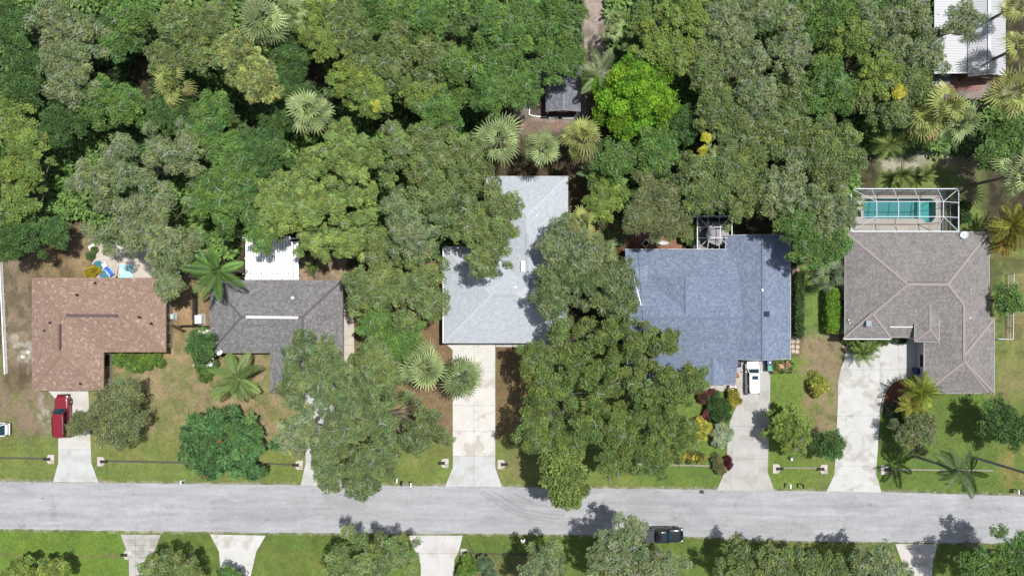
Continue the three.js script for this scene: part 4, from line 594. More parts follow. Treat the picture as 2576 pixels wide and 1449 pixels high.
// ---- the woods and yard trees: kind, height, label, domes (survey x, y, radius)
const TREES = [
  ['dg', 9, 'dark tree filling the very top left corner of the photo', [28, 58, 52]],
  ['go', 10, 'grey green oak with pale bare twigs just right of the top left corner', [135, 40, 68, 210, 100, 66]],
  ['go', 9.5, 'grey oak left of the dark ground gap in the upper left woods', [155, 150, 58, 175, 212, 58]],
  ['dg', 8, 'dark tree on the left edge between the corner tree and the yellow green ones', [55, 150, 48, 50, 222, 50]],
  ['mg', 9, 'leafy tree on the top edge directly above the dark ground gap', [330, 40, 56, 298, 100, 42]],
  ['ol', 10, 'oak on the top edge left of the pair of large fan palms', [450, 68, 60, 535, 58, 50]],
  ['ol', 9, 'oak right above the drooping fan palm in the upper left woods', [425, 148, 54, 500, 130, 52]],
  ['mg', 8.5, 'green tree just below the dark ground gap in the woods', [235, 258, 54, 315, 272, 48]],
  ['yg', 8.5, 'upper yellow green tree on the left edge of the photo', [25, 300, 50, 68, 360, 46]],
  ['yg', 9, 'lower yellow green tree on the left edge beside the silvery oaks', [40, 432, 60, 52, 505, 64]],
  ['dg', 8, 'dark tree between the yellow green left edge trees and the woods gap', [150, 312, 52]],
  ['dg', 7.5, 'dark tree under the drooping fan palm, left of the pine', [425, 282, 50]],
  ['mg', 8.5, 'green tree below the pine, right of the drooping fan palm', [530, 290, 54, 505, 342, 46]],
  ['go', 11, 'widest silvery oak in the upper left woods, directly above the patio oak', [335, 398, 92, 245, 462, 82, 452, 385, 78]],
  ['go', 11, 'silvery oak with bare limbs leaning over the cream patio', [272, 560, 78, 380, 528, 86, 428, 608, 72, 330, 578, 52]],
  ['go', 8.5, 'smaller silvery oak hanging over the brown roof corner', [418, 664, 44, 420, 722, 32]],
  ['mg', 9.5, 'green tree with bare limbs right of the widest silvery oak', [588, 388, 70, 592, 458, 58]],
  ['mg', 9, 'green tree above the feather palm and left of the white slat pergola', [592, 538, 72, 528, 492, 56, 660, 585, 45]],
  ['dg', 8, 'dark green tree on the left edge above the white fence', [40, 600, 62]],
  ['dg', 6, 'small round dark tree over shaded ground behind the brown house', [138, 584, 38]],
  ['yg', 9, 'yellowish tree on the top edge right of the pair of fan palms', [790, 42, 58, 820, 102, 42]],
  ['ol', 9.5, 'oak on the top edge right of the yellowish tree', [865, 55, 56, 905, 128, 62]],
  ['mg', 10, 'oak on the top edge left of centre with a gap of roof beside it', [960, 28, 60, 1062, 38, 54]],
  ['ol', 10.5, 'broad oak in the upper woods with bare twigs left of the round dark tree', [1012, 95, 70, 1080, 150, 66]],
  ['mg', 10, 'round dark green tree on the top edge left of the dirt track', [1212, 45, 68, 1272, 75, 50]],
  ['yg', 9, 'light green oak right of the grassy clearing in the woods', [885, 200, 62, 942, 242, 50]],
  ['ol', 9.5, 'oak right of the light green oak at the middle of the upper woods', [982, 172, 68]],
  ['yg', 8.5, 'yellow tinged tree above the shaded gap in the middle woods', [1062, 236, 56]],
  ['mg', 10, 'dark green tree up left of the red shed', [1182, 188, 78, 1240, 232, 58]],
  ['mg', 9.5, 'green tree on the top edge beside the dirt track', [1390, 52, 78, 1320, 40, 50]],
  ['mg', 9.5, 'broad green tree directly left above the red shed roof', [1348, 138, 66, 1252, 140, 52, 1310, 215, 52]],
  ['mg', 8, 'green tree overhanging the upper part of the shed roof', [1422, 152, 44]],
  ['mg', 9, 'green tree left of the gravel bed and shed clearing', [1105, 280, 58]],
  ['dg', 7.5, 'dark tree below the two large fan palms of the upper woods', [728, 148, 52]],
  ['dg', 7.5, 'dark tree right of the pine beside the grassy clearing', [722, 222, 46]],
  ['dg', 7, 'dark shrubby tree left of the bright fan palm in the woods', [690, 292, 46]],
  ['op', 10, 'puffy olive tree below the bright fan palm', [765, 438, 76, 850, 372, 66, 700, 492, 52]],
  ['op', 10.5, 'puffy olive tree right of the puffy tree below the bright fan palm', [905, 440, 84]],
  ['ol', 10, 'oak at the middle of the woods above the silver roof', [1002, 372, 66, 1082, 352, 66]],
  ['ol', 10, 'oak just left of the row of three fan palms', [1172, 402, 64, 1092, 442, 72]],
  ['ol', 10, 'oak touching the upper left corner of the silver roof', [1192, 476, 66, 1262, 520, 46]],
  ['dg', 9, 'dark green tree left of the puffy olive trees', [660, 382, 56]],
  ['op', 10, 'puffy olive tree overhanging the top of the white slat pergola', [702, 532, 60, 792, 522, 62]],
  ['op', 10, 'large puffy olive tree in the middle left woods', [872, 522, 70]],
  ['op', 8.5, 'bright puffy tree at the right corner of the white slat pergola', [792, 602, 46]],
  ['op', 9, 'puffy tree behind the bare yard right of the pergola', [872, 602, 54]],
  ['go', 10, 'pale leaved oak between the puffy trees and the silver roof', [1012, 540, 66, 1042, 602, 58]],
  ['ol', 10, 'oak left of the silver roof, above its bare sandy spot', [1112, 520, 64]],
  ['ol', 10.5, 'oak reaching over the left part of the silver roof', [1182, 562, 68, 1242, 602, 62, 1218, 658, 40]],
  ['ol', 9.5, 'oak covering the gap between the dark grey roof and the silver roof', [952, 640, 70, 1052, 680, 70, 922, 722, 56]],
  ['ol', 9, 'oak against the left edge of the silver roof', [1002, 762, 74, 1082, 762, 42]],
  ['mg', 7.5, 'fresh green tree between the two houses below the covering oak', [1012, 852, 56, 945, 815, 46]],
  ['ol', 8, 'oak left of the driveway fan palms', [942, 898, 60, 978, 945, 40]],
  ['fg', 10, 'big oak covering the front wing of the dark grey roof', [782, 888, 66, 832, 955, 72, 752, 962, 54]],
  ['fg', 10, 'big spreading oak in front of the dark grey house reaching the white driveway', [902, 1002, 74, 862, 1082, 78, 962, 1062, 78, 1052, 1082, 74]],
  ['go', 9, 'greyer oak beside the orange flowered tree', [772, 1058, 72, 738, 1105, 42]],
  ['fg', 9.5, 'oak hanging over the street at left of centre', [930, 1178, 62, 912, 1222, 40, 955, 1150, 45]],
  ['fg', 8.5, 'light oak branch crown over the hidden driveway by the street', [828, 1195, 42, 812, 1150, 30]],
  ['yg', 10, 'yellowish tree right of the dirt track on the top edge', [1642, 60, 66, 1722, 34, 60]],
  ['yg', 9.5, 'yellowish tree above the bright lime round tree', [1655, 118, 48, 1706, 132, 56]],
  ['go', 10, 'oak on the top edge right of the yellowish trees', [1812, 50, 58, 1850, 110, 56, 1900, 32, 50]],
  ['ol', 9.5, 'oak with bare pale limbs right of the lime round tree', [1782, 142, 54, 1802, 204, 60]],
  ['go', 10, 'pale oak at the middle of the upper right woods', [1882, 172, 62, 1902, 252, 58]],
  ['ol', 9, 'oak right of the lime round tree low down', [1802, 272, 52, 1852, 312, 54]],
  ['dg', 7, 'dark low tree touching the lower right of the lime round tree', [1722, 312, 46]],
  ['go', 10.5, 'grey oak on the top edge right of centre', [1970, 62, 66, 2000, 145, 48]],
  ['mg', 10, 'green tree on the top edge in the right woods', [2082, 50, 76]],
  ['yg', 10, 'olive yellow tree left of the oak by the white roof', [2152, 92, 60, 2212, 188, 56]],
  ['mg', 10, 'dense green tree in the right woods with rounded clumps', [2052, 172, 66, 2082, 225, 72]],
  ['ol', 9.5, 'oak left of the dense rounded green tree', [2000, 242, 58]],
  ['go', 10.5, 'grey oak on the top edge beside the white metal roof', [2202, 50, 66, 2290, 42, 68]],
  ['go', 9.5, 'grey oak hiding the left part of the white metal roof', [2330, 128, 56, 2250, 112, 48]],
  ['go', 11, 'oak crown hanging over the top of the white metal roof', [2420, 52, 46]],
  ['ol', 9, 'olive tree with a yellow leaved twig left of the sabal cluster', [2162, 232, 52, 2290, 212, 56, 2250, 282, 44]],
  ['ol', 9.5, 'oak below the dense rounded green tree', [1962, 332, 60, 2062, 352, 60]],
  ['ol', 9, 'oak left of the banana leaf plants', [2132, 372, 60, 2090, 430, 56]],
  ['go', 10.5, 'silvery green oak behind the blue roof', [1990, 412, 66, 1962, 482, 56, 2062, 482, 68]],
  ['ol', 9.5, 'oak right of the small fan palm with yellow leaves', [1902, 362, 56, 1902, 470, 62]],
  ['ol', 9.5, 'oak below the small fan palm with yellow leaves', [1832, 432, 60, 1842, 502, 64]],
  ['ol', 9.5, 'oak above the brick patio and screen porch', [1742, 432, 60, 1762, 488, 42]],
  ['mg', 9, 'tree below the lime round tree', [1652, 382, 54, 1545, 402, 50]],
  ['yg', 7.5, 'bright green tree right of the top of the silver roof', [1530, 478, 50, 1510, 520, 36]],
  ['wisp', 9.5, 'soft light green tree overhanging the brick patio', [1642, 490, 68, 1682, 558, 50, 1610, 545, 40]],
  ['mg', 9.5, 'dark green tree over the upper right corner of the blue roof', [2000, 560, 52, 2042, 622, 48, 2102, 618, 38]],
  ['go', 9.5, 'pale oak between the blue roof and the pool cage', [2082, 572, 58, 2118, 530, 40]],
  ['go', 9.5, 'dark grey green tree over the right edge of the silver roof', [1432, 588, 52, 1392, 622, 34, 1470, 640, 56]],
  ['fg', 10, 'large grey green oak between the silver roof and the blue roof', [1402, 702, 64, 1502, 722, 70, 1390, 752, 48, 1556, 700, 46, 1562, 764, 40]],
  ['fo', 10.5, 'olive dark oak over the lower right corner of the silver roof', [1442, 852, 72, 1352, 905, 50, 1542, 852, 66]],
  ['fo', 10.5, 'olive dark oak reaching over the left front of the blue roof', [1622, 882, 70, 1682, 858, 26, 1600, 972, 72, 1690, 965, 48]],
  ['fo', 10.5, 'largest olive dark oak right of the white stained driveway', [1492, 952, 82, 1392, 992, 70, 1352, 1082, 56, 1452, 1082, 76]],
  ['fo', 10, 'olive dark oak in the front lawn of the blue house', [1562, 1082, 80, 1672, 1052, 70, 1722, 1092, 38, 1742, 955, 38]],
  ['fo', 9, 'lower part oak whose crown ends at the grass strip before the blue house', [1542, 1162, 40, 1642, 1142, 58]],
  ['cone', 10.5, 'narrow conical tree leaning over the street edge at centre', [1420, 1176, 54, 1424, 1226, 48]],
  ['mango', 6.5, 'dark glossy round tree with orange flowers left of the greyer oak', [562, 1105, 86, 612, 1142, 72, 520, 1145, 66, 500, 1090, 46]],
  ['wisp', 6.5, 'wispy olive tree in the front yard of the brown house', [300, 1008, 58, 292, 1066, 54]],
  ['wisp', 5.5, 'wispy low branch crown over the dark red car', [204, 1060, 26, 186, 1078, 14]],
  ['lime', 9.5, 'bright lime green round tree in the upper woods', [1606, 240, 124]],
  ['pine', 12, 'pale green pine with needle tufts in the upper left woods', [620, 165, 66, 585, 130, 44, 648, 205, 50]],
  ['ol', 8.5, 'oak south of the street left of the smooth pinkish driveway', [902, 1408, 76, 985, 1405, 62, 870, 1455, 50]],
  ['ol', 7, 'dark leafy tree at the bottom edge beside the tan worn driveway', [392, 1440, 52, 460, 1445, 44]],
  ['yg', 4.5, 'bright green shrubby tree at the lower left corner', [50, 1448, 46, 130, 1440, 40]],
  ['go', 8, 'grey oak at the bottom edge below the twin mailbox', [1372, 1418, 56, 1340, 1452, 40]],
  ['go', 10, 'tall grey oak overhanging the dark pickup from the south', [1562, 1368, 56, 1598, 1425, 80, 1530, 1425, 60, 1668, 1430, 52, 1597, 1330, 26]],
  ['ol', 7, 'low oak at the bottom edge right of the dark pickup', [1862, 1428, 60, 1950, 1430, 52]],
  ['ol', 7, 'low olive tree at the bottom edge between the pickup and the lower right driveway', [2042, 1432, 54, 2110, 1440, 40]],
  ['go', 8, 'grey leaved tree at the bottom edge left of the lower right driveway', [2200, 1420, 56, 2250, 1448, 44]],
  ['mg', 8.5, 'green tree in the lower right corner shading the street', [2550, 1392, 58, 2470, 1432, 50, 2576, 1445, 50]],
  ['yg', 5, 'rounded yellow green tree right of the white car driveway', [1992, 1082, 58, 1985, 1070, 40, 2005, 1095, 38]],
  ['dg', 4.5, 'dark glossy bush tree touching the pale curving driveway', [2090, 1120, 36]],
  ['dg', 5.5, 'dark tree on the lawn near the right edge with one bare branch', [2510, 1055, 48, 2550, 1085, 42]],
  ['wisp', 4.5, 'thin olive tree behind the yellow palms by the curving driveway', [2310, 1085, 50]],
  ['mg', 4.5, 'small round tree by the wire fence right of the grey roof', [2537, 755, 36]],
  ['mg', 7, 'green tree below the right hand sabals at the photo edge', [2540, 350, 50, 2500, 395, 36]],
  ['mg', 4, 'small leafy tree at the bottom edge beside the white mottled driveway', [575, 1462, 34]],
  ['dg', 6, 'dark shrub tree left of the white flecked bush at the dark grey roof', [505, 870, 34]],
];
const grown = {};
for (const [kind, h, label, list] of TREES) grown[kind] = tree(kind, h, label, list);
{ const g = grown.mango; fillCrown(g, [[488, 1110], [552, 1112], [460, 1147], [514, 1198]].map(([x, y]) => ({ p: P(x, y, x < 500 ? 4.4 : 5.9).sub(g.position), r: .16, tone: 1, warm: 0 })), { c: [.26, .065, .02], s: 'bloom', d: 2 }, RNG(77), { name: 'blossom', sc: .5, dens: .3 }); }
// ---- palms
palm(FAN, SABAL, 'big grey green fan palm on the top edge, left one of a pair', 662, 62, 62, 9.5, { n: 26 });
palm(FAN, SABAL, 'smaller fan palm on the top edge with one brown frond, right one of a pair', 733, 30, 42, 8.5, { n: 19, dead: 0.06 });
palm(FAN, SABALY, 'drooping fan palm beside the dark ground gap in the woods', 442, 212, 52, 8, { n: 17 });
palm(FAN, SABAL, 'bright full fan palm in the middle left woods', 779, 284, 58, 8.5, { n: 27, dead: 0.05 });
palm(FAN, SABAL, 'left fan palm of the row of three below the shed', 1256, 352, 58, 8.5, { n: 23 });
palm(FAN, SABAL, 'middle fan palm of the row of three below the shed', 1363, 372, 50, 8, { n: 22 });
palm(FAN, SABALY, 'right fan palm of the row of three below the shed', 1464, 348, 52, 8, { n: 23 });
palm(FAN, SABAL, 'fan palm with a few yellow leaves in the right woods', 1810, 366, 46, 8, { n: 20 });
palm(FAN, SABAL, 'fan palm beside the left corner of the blue roof', 1520, 640, 40, 6.5, { n: 19 });
palm(FAN, SABALY, 'yellowish fan palm rising through the tree right of the silver roof', 1462, 562, 40, 8.5, { n: 17 });
palm(FAN, SABAL, 'left driveway fan palm with tan seed heads', 1064, 922, 56, 6.5, { n: 29, dead: 0.07 });
palm(FAN, [.15, .2, .075], 'right fan palm overhanging the white stained driveway', 1160, 952, 50, 5, { n: 27 });
palm(FAN, SABALY, 'upper sabal in the cluster below the white metal roof', 2372, 262, 56, 8, { n: 23 });
palm(FAN, SABALY, 'left lower sabal in the cluster below the white metal roof', 2330, 302, 50, 7, { n: 22 });
palm(FAN, SABAL, 'right lower sabal in the cluster below the white metal roof', 2408, 310, 50, 7.5, { n: 22 });
palm(FAN, SABALY, 'tall sabal with old brown leaves by the brick terrace, right edge', 2545, 238, 56, 8, { n: 24, dead: 0.15 });
palm(FAN, SABALY, 'sabal with brown leaves right of the white metal roof', 2566, 118, 44, 8, { n: 20, dead: 0.16 });
palm(FAN, SABALY, 'sabal in the upper right corner of the photo', 2560, 12, 40, 8, { n: 19, dead: 0.1 });
palm(FAN, SABAL, 'pale sabal on the right edge beside the pool cage lawn', 2560, 440, 56, 8, { n: 23, dead: 0.06 });
palm(FAN, SABAL, 'small fan palm right of the dirt track at the top', 1546, 46, 28, 6, { n: 12 });
palm(FAN, SABAL, 'small fan palm right of the dirt track, lower one', 1538, 82, 28, 5.5, { n: 12 });
palm(FEATHER, [.15, .2, .085], 'feather palm with drooping grey fronds above the shed roof', 1512, 186, 66, 5.5, { n: 13, full: 3.7, low: -0.2, hi: 1.0 });
palm(FEATHER, COCO, 'large feather palm between the brown and dark grey roofs', 545, 682, 88, 7.5, { n: 15, full: 3.6, low: -0.1, hi: 1.1, trunk: .2 });
palm(FEATHER, QUEEN, 'feather palm with a yellow frond in front of the dark grey roof', 592, 950, 72, 6, { n: 17, full: 3.6, low: -0.2, hi: 1.1, trunk: .18 });
palm(FEATHER, [.09, .15, .06], 'dark feather fronded palm under the trees right of the row of three', 1490, 440, 50, 5.5, { n: 12, full: 3.7 });
palm(FEATHER, [.10, .17, .07], 'feather palm below the bright lime tree with a dead frond', 1640, 362, 46, 6, { n: 11, full: 3.7, dead: 0.09 });
palm(FEATHER, [.055, .095, .03], 'slim leaning palm on the right lawn with crown over the road edge', 2414, 1184, 64, 9.5, { n: 17, base: [2302, 1148], full: 3.6, low: -1.2, hi: 0.7, trunk: 0.15, tmat: barkGrey });
palm(FEATHER, QUEEN, 'palm with bare grey trunk leaning out past the right edge', 2640, 1208, 60, 10, { n: 12, base: [2450, 1150], full: 3.6, low: -0.5, trunk: 0.14, tmat: barkGrey });
palm(ARECA, [.22, .27, .04], 'yellow palm clump in the bed beside the curving driveway', 2318, 985, 52, 3.6, { n: 34, full: 2.2, low: -0.1, hi: 1.4, trunk: .1 });
palm(ARECA, [.25, .27, .04], 'second yellow palm leaning over the curving driveway bed', 2296, 1022, 40, 3.4, { n: 24, base: [2246, 1008], full: 2.2, low: -0.2, trunk: .09, tmat: barkGrey });
palm(ARECA, [.2, .2, .03], 'golden bronze palm clump on the right edge by the grey roof', 2548, 568, 62, 4.5, { n: 34, full: 2.2, low: -0.2, hi: 1.3 });
palm(ARECA, [.24, .17, .03], 'orange tinged palm clump on the right edge below the pale sabal', 2528, 610, 44, 3.8, { n: 26, full: 2.2, low: -0.2, hi: 1.3 });
palm(ARECA, [.15, .2, .05], 'banana leaf plant cluster left of the sabal cluster', 2238, 362, 50, 4.5, { n: 24, full: 2.2 });
palm(CYCAD, CYC, 'larger cycad at the entry of the brown grey house', 2170, 892, 40, 1.4, { n: 30, full: 1.4, low: -0.05, hi: 1.2, trunk: .2 });
palm(CYCAD, CYC, 'smaller cycad right behind the larger one at the entry', 2192, 872, 30, 1.6, { n: 24, full: 1.4, low: -0.05, hi: 1.2, trunk: .2 });
palm(CYCAD, [.13, .17, .04], 'left cycad on the sandy lawn above the pool cage', 2270, 438, 36, 1.4, { n: 28, full: 1.4, low: 0, hi: 1.2 });
palm(CYCAD, [.13, .17, .04], 'right cycad on the sandy lawn above the pool cage', 2328, 442, 32, 1.3, { n: 26, full: 1.4, low: 0, hi: 1.2 });
palm(CYCAD, [.10, .16, .04], 'cycad on bare soil beside the white slat pergola', 784, 668, 28, 1.2, { n: 24, full: 1.4, low: 0, hi: 1.2 });
palm(FAN, [.14, .19, .10], 'fan palm by the hedge between the blue and grey roofs', 2084, 690, 42, 3.5, { n: 16 });
// ---- shrubs and flowers
const G1 = [.07, .13, .025], G2 = [.1, .17, .03], G3 = [.045, .09, .025];
bush(G2, 'shrub', 'low mixed green planting in front of the brown house', [305, 902, 20, 335, 912, 22, 366, 908, 22, 395, 905, 18], 1.0);
bush([.09, .15, .04], 'shrub', 'white flecked flowering bush at the left edge of the dark grey roof', [512, 850, 28, 518, 905, 24], 2.2, 'shrub', 'shrub', [[.75, .72, .68], 3, 1.5]);
bush(G1, 'shrub', 'dark green bush under the satellite dish of the dark grey roof', [515, 925, 24, 505, 895, 22], 2.0);
bush([.30, .24, .02], 'shrub', 'yellow leaved plant at the left end of the cream patio', [226, 690, 9, 234, 680, 8], 0.6);
bush([.38, .37, .06], 'shrub', 'brilliant yellow shrub on the blue house lawn', [1760, 1070, 18, 1758, 1092, 18, 1772, 1076, 14], 1.3);
bush([.30, .36, .22], 'shrub', 'pale variegated shrub beside the white car driveway', [1818, 1092, 24, 1812, 1108, 18], 1.4);
bush(G3, 'shrub', 'dark green bush right of the red leaved shrub', [1812, 1032, 28, 1800, 1012, 22], 1.6);
bush([.11, .05, .035], 'shrub', 'red leaved shrub by the front walk of the blue house', [1776, 1000, 14, 1790, 996, 12], 1.1);
bush([.12, .03, .04], 'bloom', 'small crimson plant under the dark green bush', [1780, 1040, 9], 0.7);
bush([.22, .2, .03], 'shrub', 'olive yellow shrub at the railing of the blue house', [1847, 1008, 13, 1844, 990, 9], 1.0);
bush([.12, .15, .04], 'shrub', 'row of grass edge plants with yellow flowers under the front oak', [1690, 1140, 12, 1712, 1148, 12, 1738, 1152, 12, 1762, 1150, 12], 0.5, 'flowers', 'flower_bed', [[.55, .42, .04], 2, 3]);
bush([.1, .15, .05], 'shrub', 'bed of orange flowers beside the white car', [1838, 930, 8, 1842, 945, 8, 1838, 958, 7], 0.45, 'flowers', 'flower_bed', [[.7, .2, .03], 1, 7]);
bush([.14, .15, .06], 'shrub', 'grey green round bush at the mouth of the white car driveway', [1806, 1162, 17, 1815, 1180, 10], 0.8);
bush([.06, .012, .02], 'strap', 'maroon spiky plant at the mouth of the white car driveway', [1828, 1165, 11], 0.7);
bush(G2, 'shrub', 'green shrub with pink flowers right of the bins', [1958, 918, 18, 1982, 922, 16], 1.0, 'shrub', 'shrub', [[.6, .3, .25], 2, 1.2]);
bush([.26, .28, .05], 'strap', 'sunburst yellow bush on the lawn between the driveways', [2058, 968, 25], 1.1);
bush(G1, 'shrub', 'low planting along the bay of the brown grey house', [2140, 856, 14, 2205, 856, 12, 2222, 855, 11], 0.9);
bush(G3, 'shrub', 'bush in the entry nook of the brown grey house', [2272, 850, 11, 2258, 848, 9], 0.9);
bush([.07, .11, .05], 'shrub', 'dark shrubs at the bed beside the curving driveway', [2250, 1030, 20, 2262, 1060, 22], 1.0);
bush([.06, .12, .03], 'shrub', 'bush on the right side of the pool cage', [2428, 520, 14, 2432, 548, 10], 1.4);
bush([.1, .18, .04], 'shrub', 'bush between brick patio and screen porch', [1732, 596, 16, 1742, 575, 14], 1.6);
bush([.14, .19, .08], 'shrub', 'grey green shrub with red flower left of the brick patio', [1530, 575, 30, 1555, 590, 22], 2.2, 'shrub', 'shrub', [[.5, .08, .06], 5, .8]);
bush([.20, .11, .06], 'shrub', 'bronze red shrub at the upper left corner of the blue roof', [1578, 612, 16, 1570, 628, 10], 1.2);
bush(G2, 'shrub', 'bush at the bottom edge right of the smooth pinkish driveway', [1180, 1422, 24, 1165, 1440, 18], 1.8);
bush([.09, .14, .07], 'shrub', 'blue green bush at the bottom edge beside the bare lawn', [1220, 1418, 20, 1232, 1440, 16], 1.6);
bush([.34, .34, .04], 'bloom', 'small tuft of yellow leaves in the woods near the lime round tree', [942, 262, 8, 952, 257, 6], 8.6, 'yellow leaves', 'yellow_twig');
bush([.34, .34, .04], 'bloom', 'yellow leaf tuft in the olive tree left of the white metal roof', [2256, 238, 6, 2266, 234, 6, 2262, 222, 4], 9.2, 'yellow leaves', 'yellow_twig');
bush([.36, .36, .04], 'bloom', 'yellow leaf tuft below the pine', [680, 228, 7, 670, 220, 6], 8.6, 'yellow leaves', 'yellow_twig');
bush([.36, .36, .04], 'bloom', 'pair of yellow leaves beside the fan palm of the right woods', [1778, 346, 6, 1773, 380, 8], 7.5, 'yellow leaves', 'yellow_twig');
function hedge(label, x0, y0, x1, y1, h, c) {
  const r = RNG(treeSeed++), a = P(x0, y0, h), b = P(x1, y1, h), base = a.clone().add(b).multiplyScalar(.5).setY(0), g = thing('hedge', label, 'hedge', base), lobes = [];
  for (let z = a.z; z < b.z; z += 0.35) for (let x = a.x + 0.2; x < b.x; x += 0.4) lobes.push({ p: V(x - base.x + (r() - .5) * .1, h - 0.35, z - base.z), r: 0.36, tone: .9 + .2 * r(), warm: (r() - .5) * .1 }, { p: V(x - base.x, h * 0.4, z - base.z), r: 0.42, tone: .9 + .2 * r(), warm: 0 });
  mesh('stem', merge(Array.from({ length: 10 }, (_, i) => tube([V(0, 0, (i / 9 - .5) * (b.z - a.z) * .95), V(0, h * 0.7, (i / 9 - .5) * (b.z - a.z) * .95)], .04, .02, 4))), barkMat, g);
  fillCrown(g, lobes, { c, s: 'shrub', d: 12 }, r, { name: 'foliage' });
}
hedge('clipped bright green hedge along the left wall of the brown grey house', 2090, 735, 2110, 834, 1.8, [.13, .24, .025]);
hedge('thin dark hedge along the flagstone path of the blue house', 2012, 695, 2023, 842, 1.6, [.055, .10, .03]);
// ---- undergrowth of the woods and grass tufts along edges: nobody could count these
{
  const r = RNG(900), m = [], c = [], put = (x, y, h, s, col) => { const p = P(x, y, 0); p.y = h; quat.setFromAxisAngle(AXIS, r() * 6.28); mtx.compose(p, quat, V(s, s * 0.9, s)); m.push(...mtx.elements); const v = 0.6 + 0.8 * r(); c.push(col[0] * v, col[1] * v, col[2] * v); };
  const skip = (x, y) => (x > 1225 && x < 1545 && y > 150 && y < 700) || (x > 1455 && x < 1535 && y < 260) || (x > 330 && x < 400 && y > 130 && y < 270) || (x > 60 && x < 260 && y > 545) || (x > 2140 && y > 380) || (x > 2340 && y < 260) || (x > 215 && x < 440 && y > 600) || (x > 600 && x < 880 && y > 585) || (x > 1555 && y > 530);
  for (let i = 0; i < 34000; i++) { const x = -60 + r() * 2700, y = -60 + r() * 700; if (skip(x, y)) continue; const f = fbm(x / 60, y / 60, 300, 3); if (f < 0.28 || (x > 745 && x < 830 && y > 120 && y < 235)) continue; put(x, y, 0.2 + r() * 4.2 * f * f, 1.3 + r() * 1.3, f > 0.55 ? [.105, .185, .045] : [.07, .12, .04]); }
  const im = new THREE.InstancedMesh(CL.broad, LEAF, m.length / 16); im.instanceMatrix.array.set(m); im.instanceColor = new THREE.InstancedBufferAttribute(new Float32Array(c), 3); im.name = 'undergrowth'; im.castShadow = im.receiveShadow = true; scene.add(im); tag(im, 'low leafy undergrowth covering the floor of the woods', 'undergrowth', null, 'stuff');
}
{
  const r = RNG(901), m = [], c = [], blade = clump(70, 9, 0.12, 0.16, 0.02, { up: 0.1, rosette: true });
  const put = (x, y, s, col) => { const p = P(x, y, 0); quat.setFromAxisAngle(AXIS, r() * 6.28); mtx.compose(p, quat, V(s, s * .8, s)); m.push(...mtx.elements); const v = 0.7 + 0.6 * r(); c.push(col[0] * v, col[1] * v, col[2] * v); };
  for (let i = 0; i < 9000; i++) { const x = r() * 2600 - 10; if (r() < .5) put(x, edgeAt(edgeN, x) - 1 - r() * r() * 14, .6 + r() * .6, r() < .3 ? [.28, .26, .13] : [.16, .21, .06]); else { if ((x > 300 && x < 406) || (x > 525 && x < 670) || (x > 1025 && x < 1166) || (x > 2252 && x < 2362)) continue; put(x, edgeAt(edgeS, x) + 1 + r() * r() * 14, .6 + r() * .6, r() < .2 ? [.28, .26, .13] : [.15, .22, .05]); } }
  for (let i = 0; i < 14000; i++) { const x = r() * 2600, y = 1090 + r() * 130; if (x > 118 && x < 250 || x > 1112 && x < 1266 || x > 1800 && x < 1950 || x > 2078 && x < 2222 || x > 755 && x < 860 || y > edgeAt(edgeN, x) - 4) continue; put(x, y, .5 + r() * .7, [.15, .2, .055]); }
  for (let i = 0; i < 12000; i++) { const x = r() * 2600, y = 1345 + r() * 110; if ((x > 300 && x < 406) || (x > 525 && x < 670) || (x > 1025 && x < 1166) || (x > 2252 && x < 2362) || y < edgeAt(edgeS, x) + 5) continue; put(x, y, .5 + r() * .7, [.14, .21, .045]); }
  const im = new THREE.InstancedMesh(blade, LEAF, m.length / 16); im.instanceMatrix.array.set(m); im.instanceColor = new THREE.InstancedBufferAttribute(new Float32Array(c), 3); im.name = 'grass'; im.castShadow = im.receiveShadow = true; scene.add(im); tag(im, 'tufts of grass on the verges along both edges of the street', 'grass', null, 'stuff');
}

console.log('sprigs', sprigs);

// ---------------------------------------------------------------- vehicles
function loft(sections, n = 20) {                                            // section: z, half width, y bottom, y top, corner radius share, tumble (inward lean of the top)
  const pos = [], idx = [];
  sections.forEach(([z, hw, y0, y1, cr = 0.35, lean = 0], s) => {
    for (let k = 0; k < n; k++) { const a = k / n * Math.PI * 2, e = 2 / (2 + 6 * (1 - cr)), cx = Math.cos(a), sy = Math.sin(a), x = Math.sign(cx) * Math.abs(cx) ** e, y = Math.sign(sy) * Math.abs(sy) ** e, yy = (y0 + y1) / 2 + y * (y1 - y0) / 2; pos.push(x * (hw - lean * Math.max(0, y)), yy, z); }
    if (s) for (let k = 0; k < n; k++) { const a = (s - 1) * n + k, b = (s - 1) * n + (k + 1) % n; idx.push(a, a + n, b, b, a + n, b + n); }
  });
  const cap = (s, flip) => { const c = pos.length / 3, sec = sections[s]; pos.push(0, (sec[2] + sec[3]) / 2, sec[0]); for (let k = 0; k < n; k++) { const a = s * n + k, b = s * n + (k + 1) % n; flip ? idx.push(c, b, a) : idx.push(c, a, b); } };
  cap(0, false); cap(sections.length - 1, true);
  const g = new THREE.BufferGeometry(); g.setAttribute('position', new THREE.Float32BufferAttribute(pos, 3)); g.setIndex(idx); g.computeVertexNormals(); return g;
}
const pane4 = (a, b, c, d) => { const g = quad(a, b, c, d); return g; };
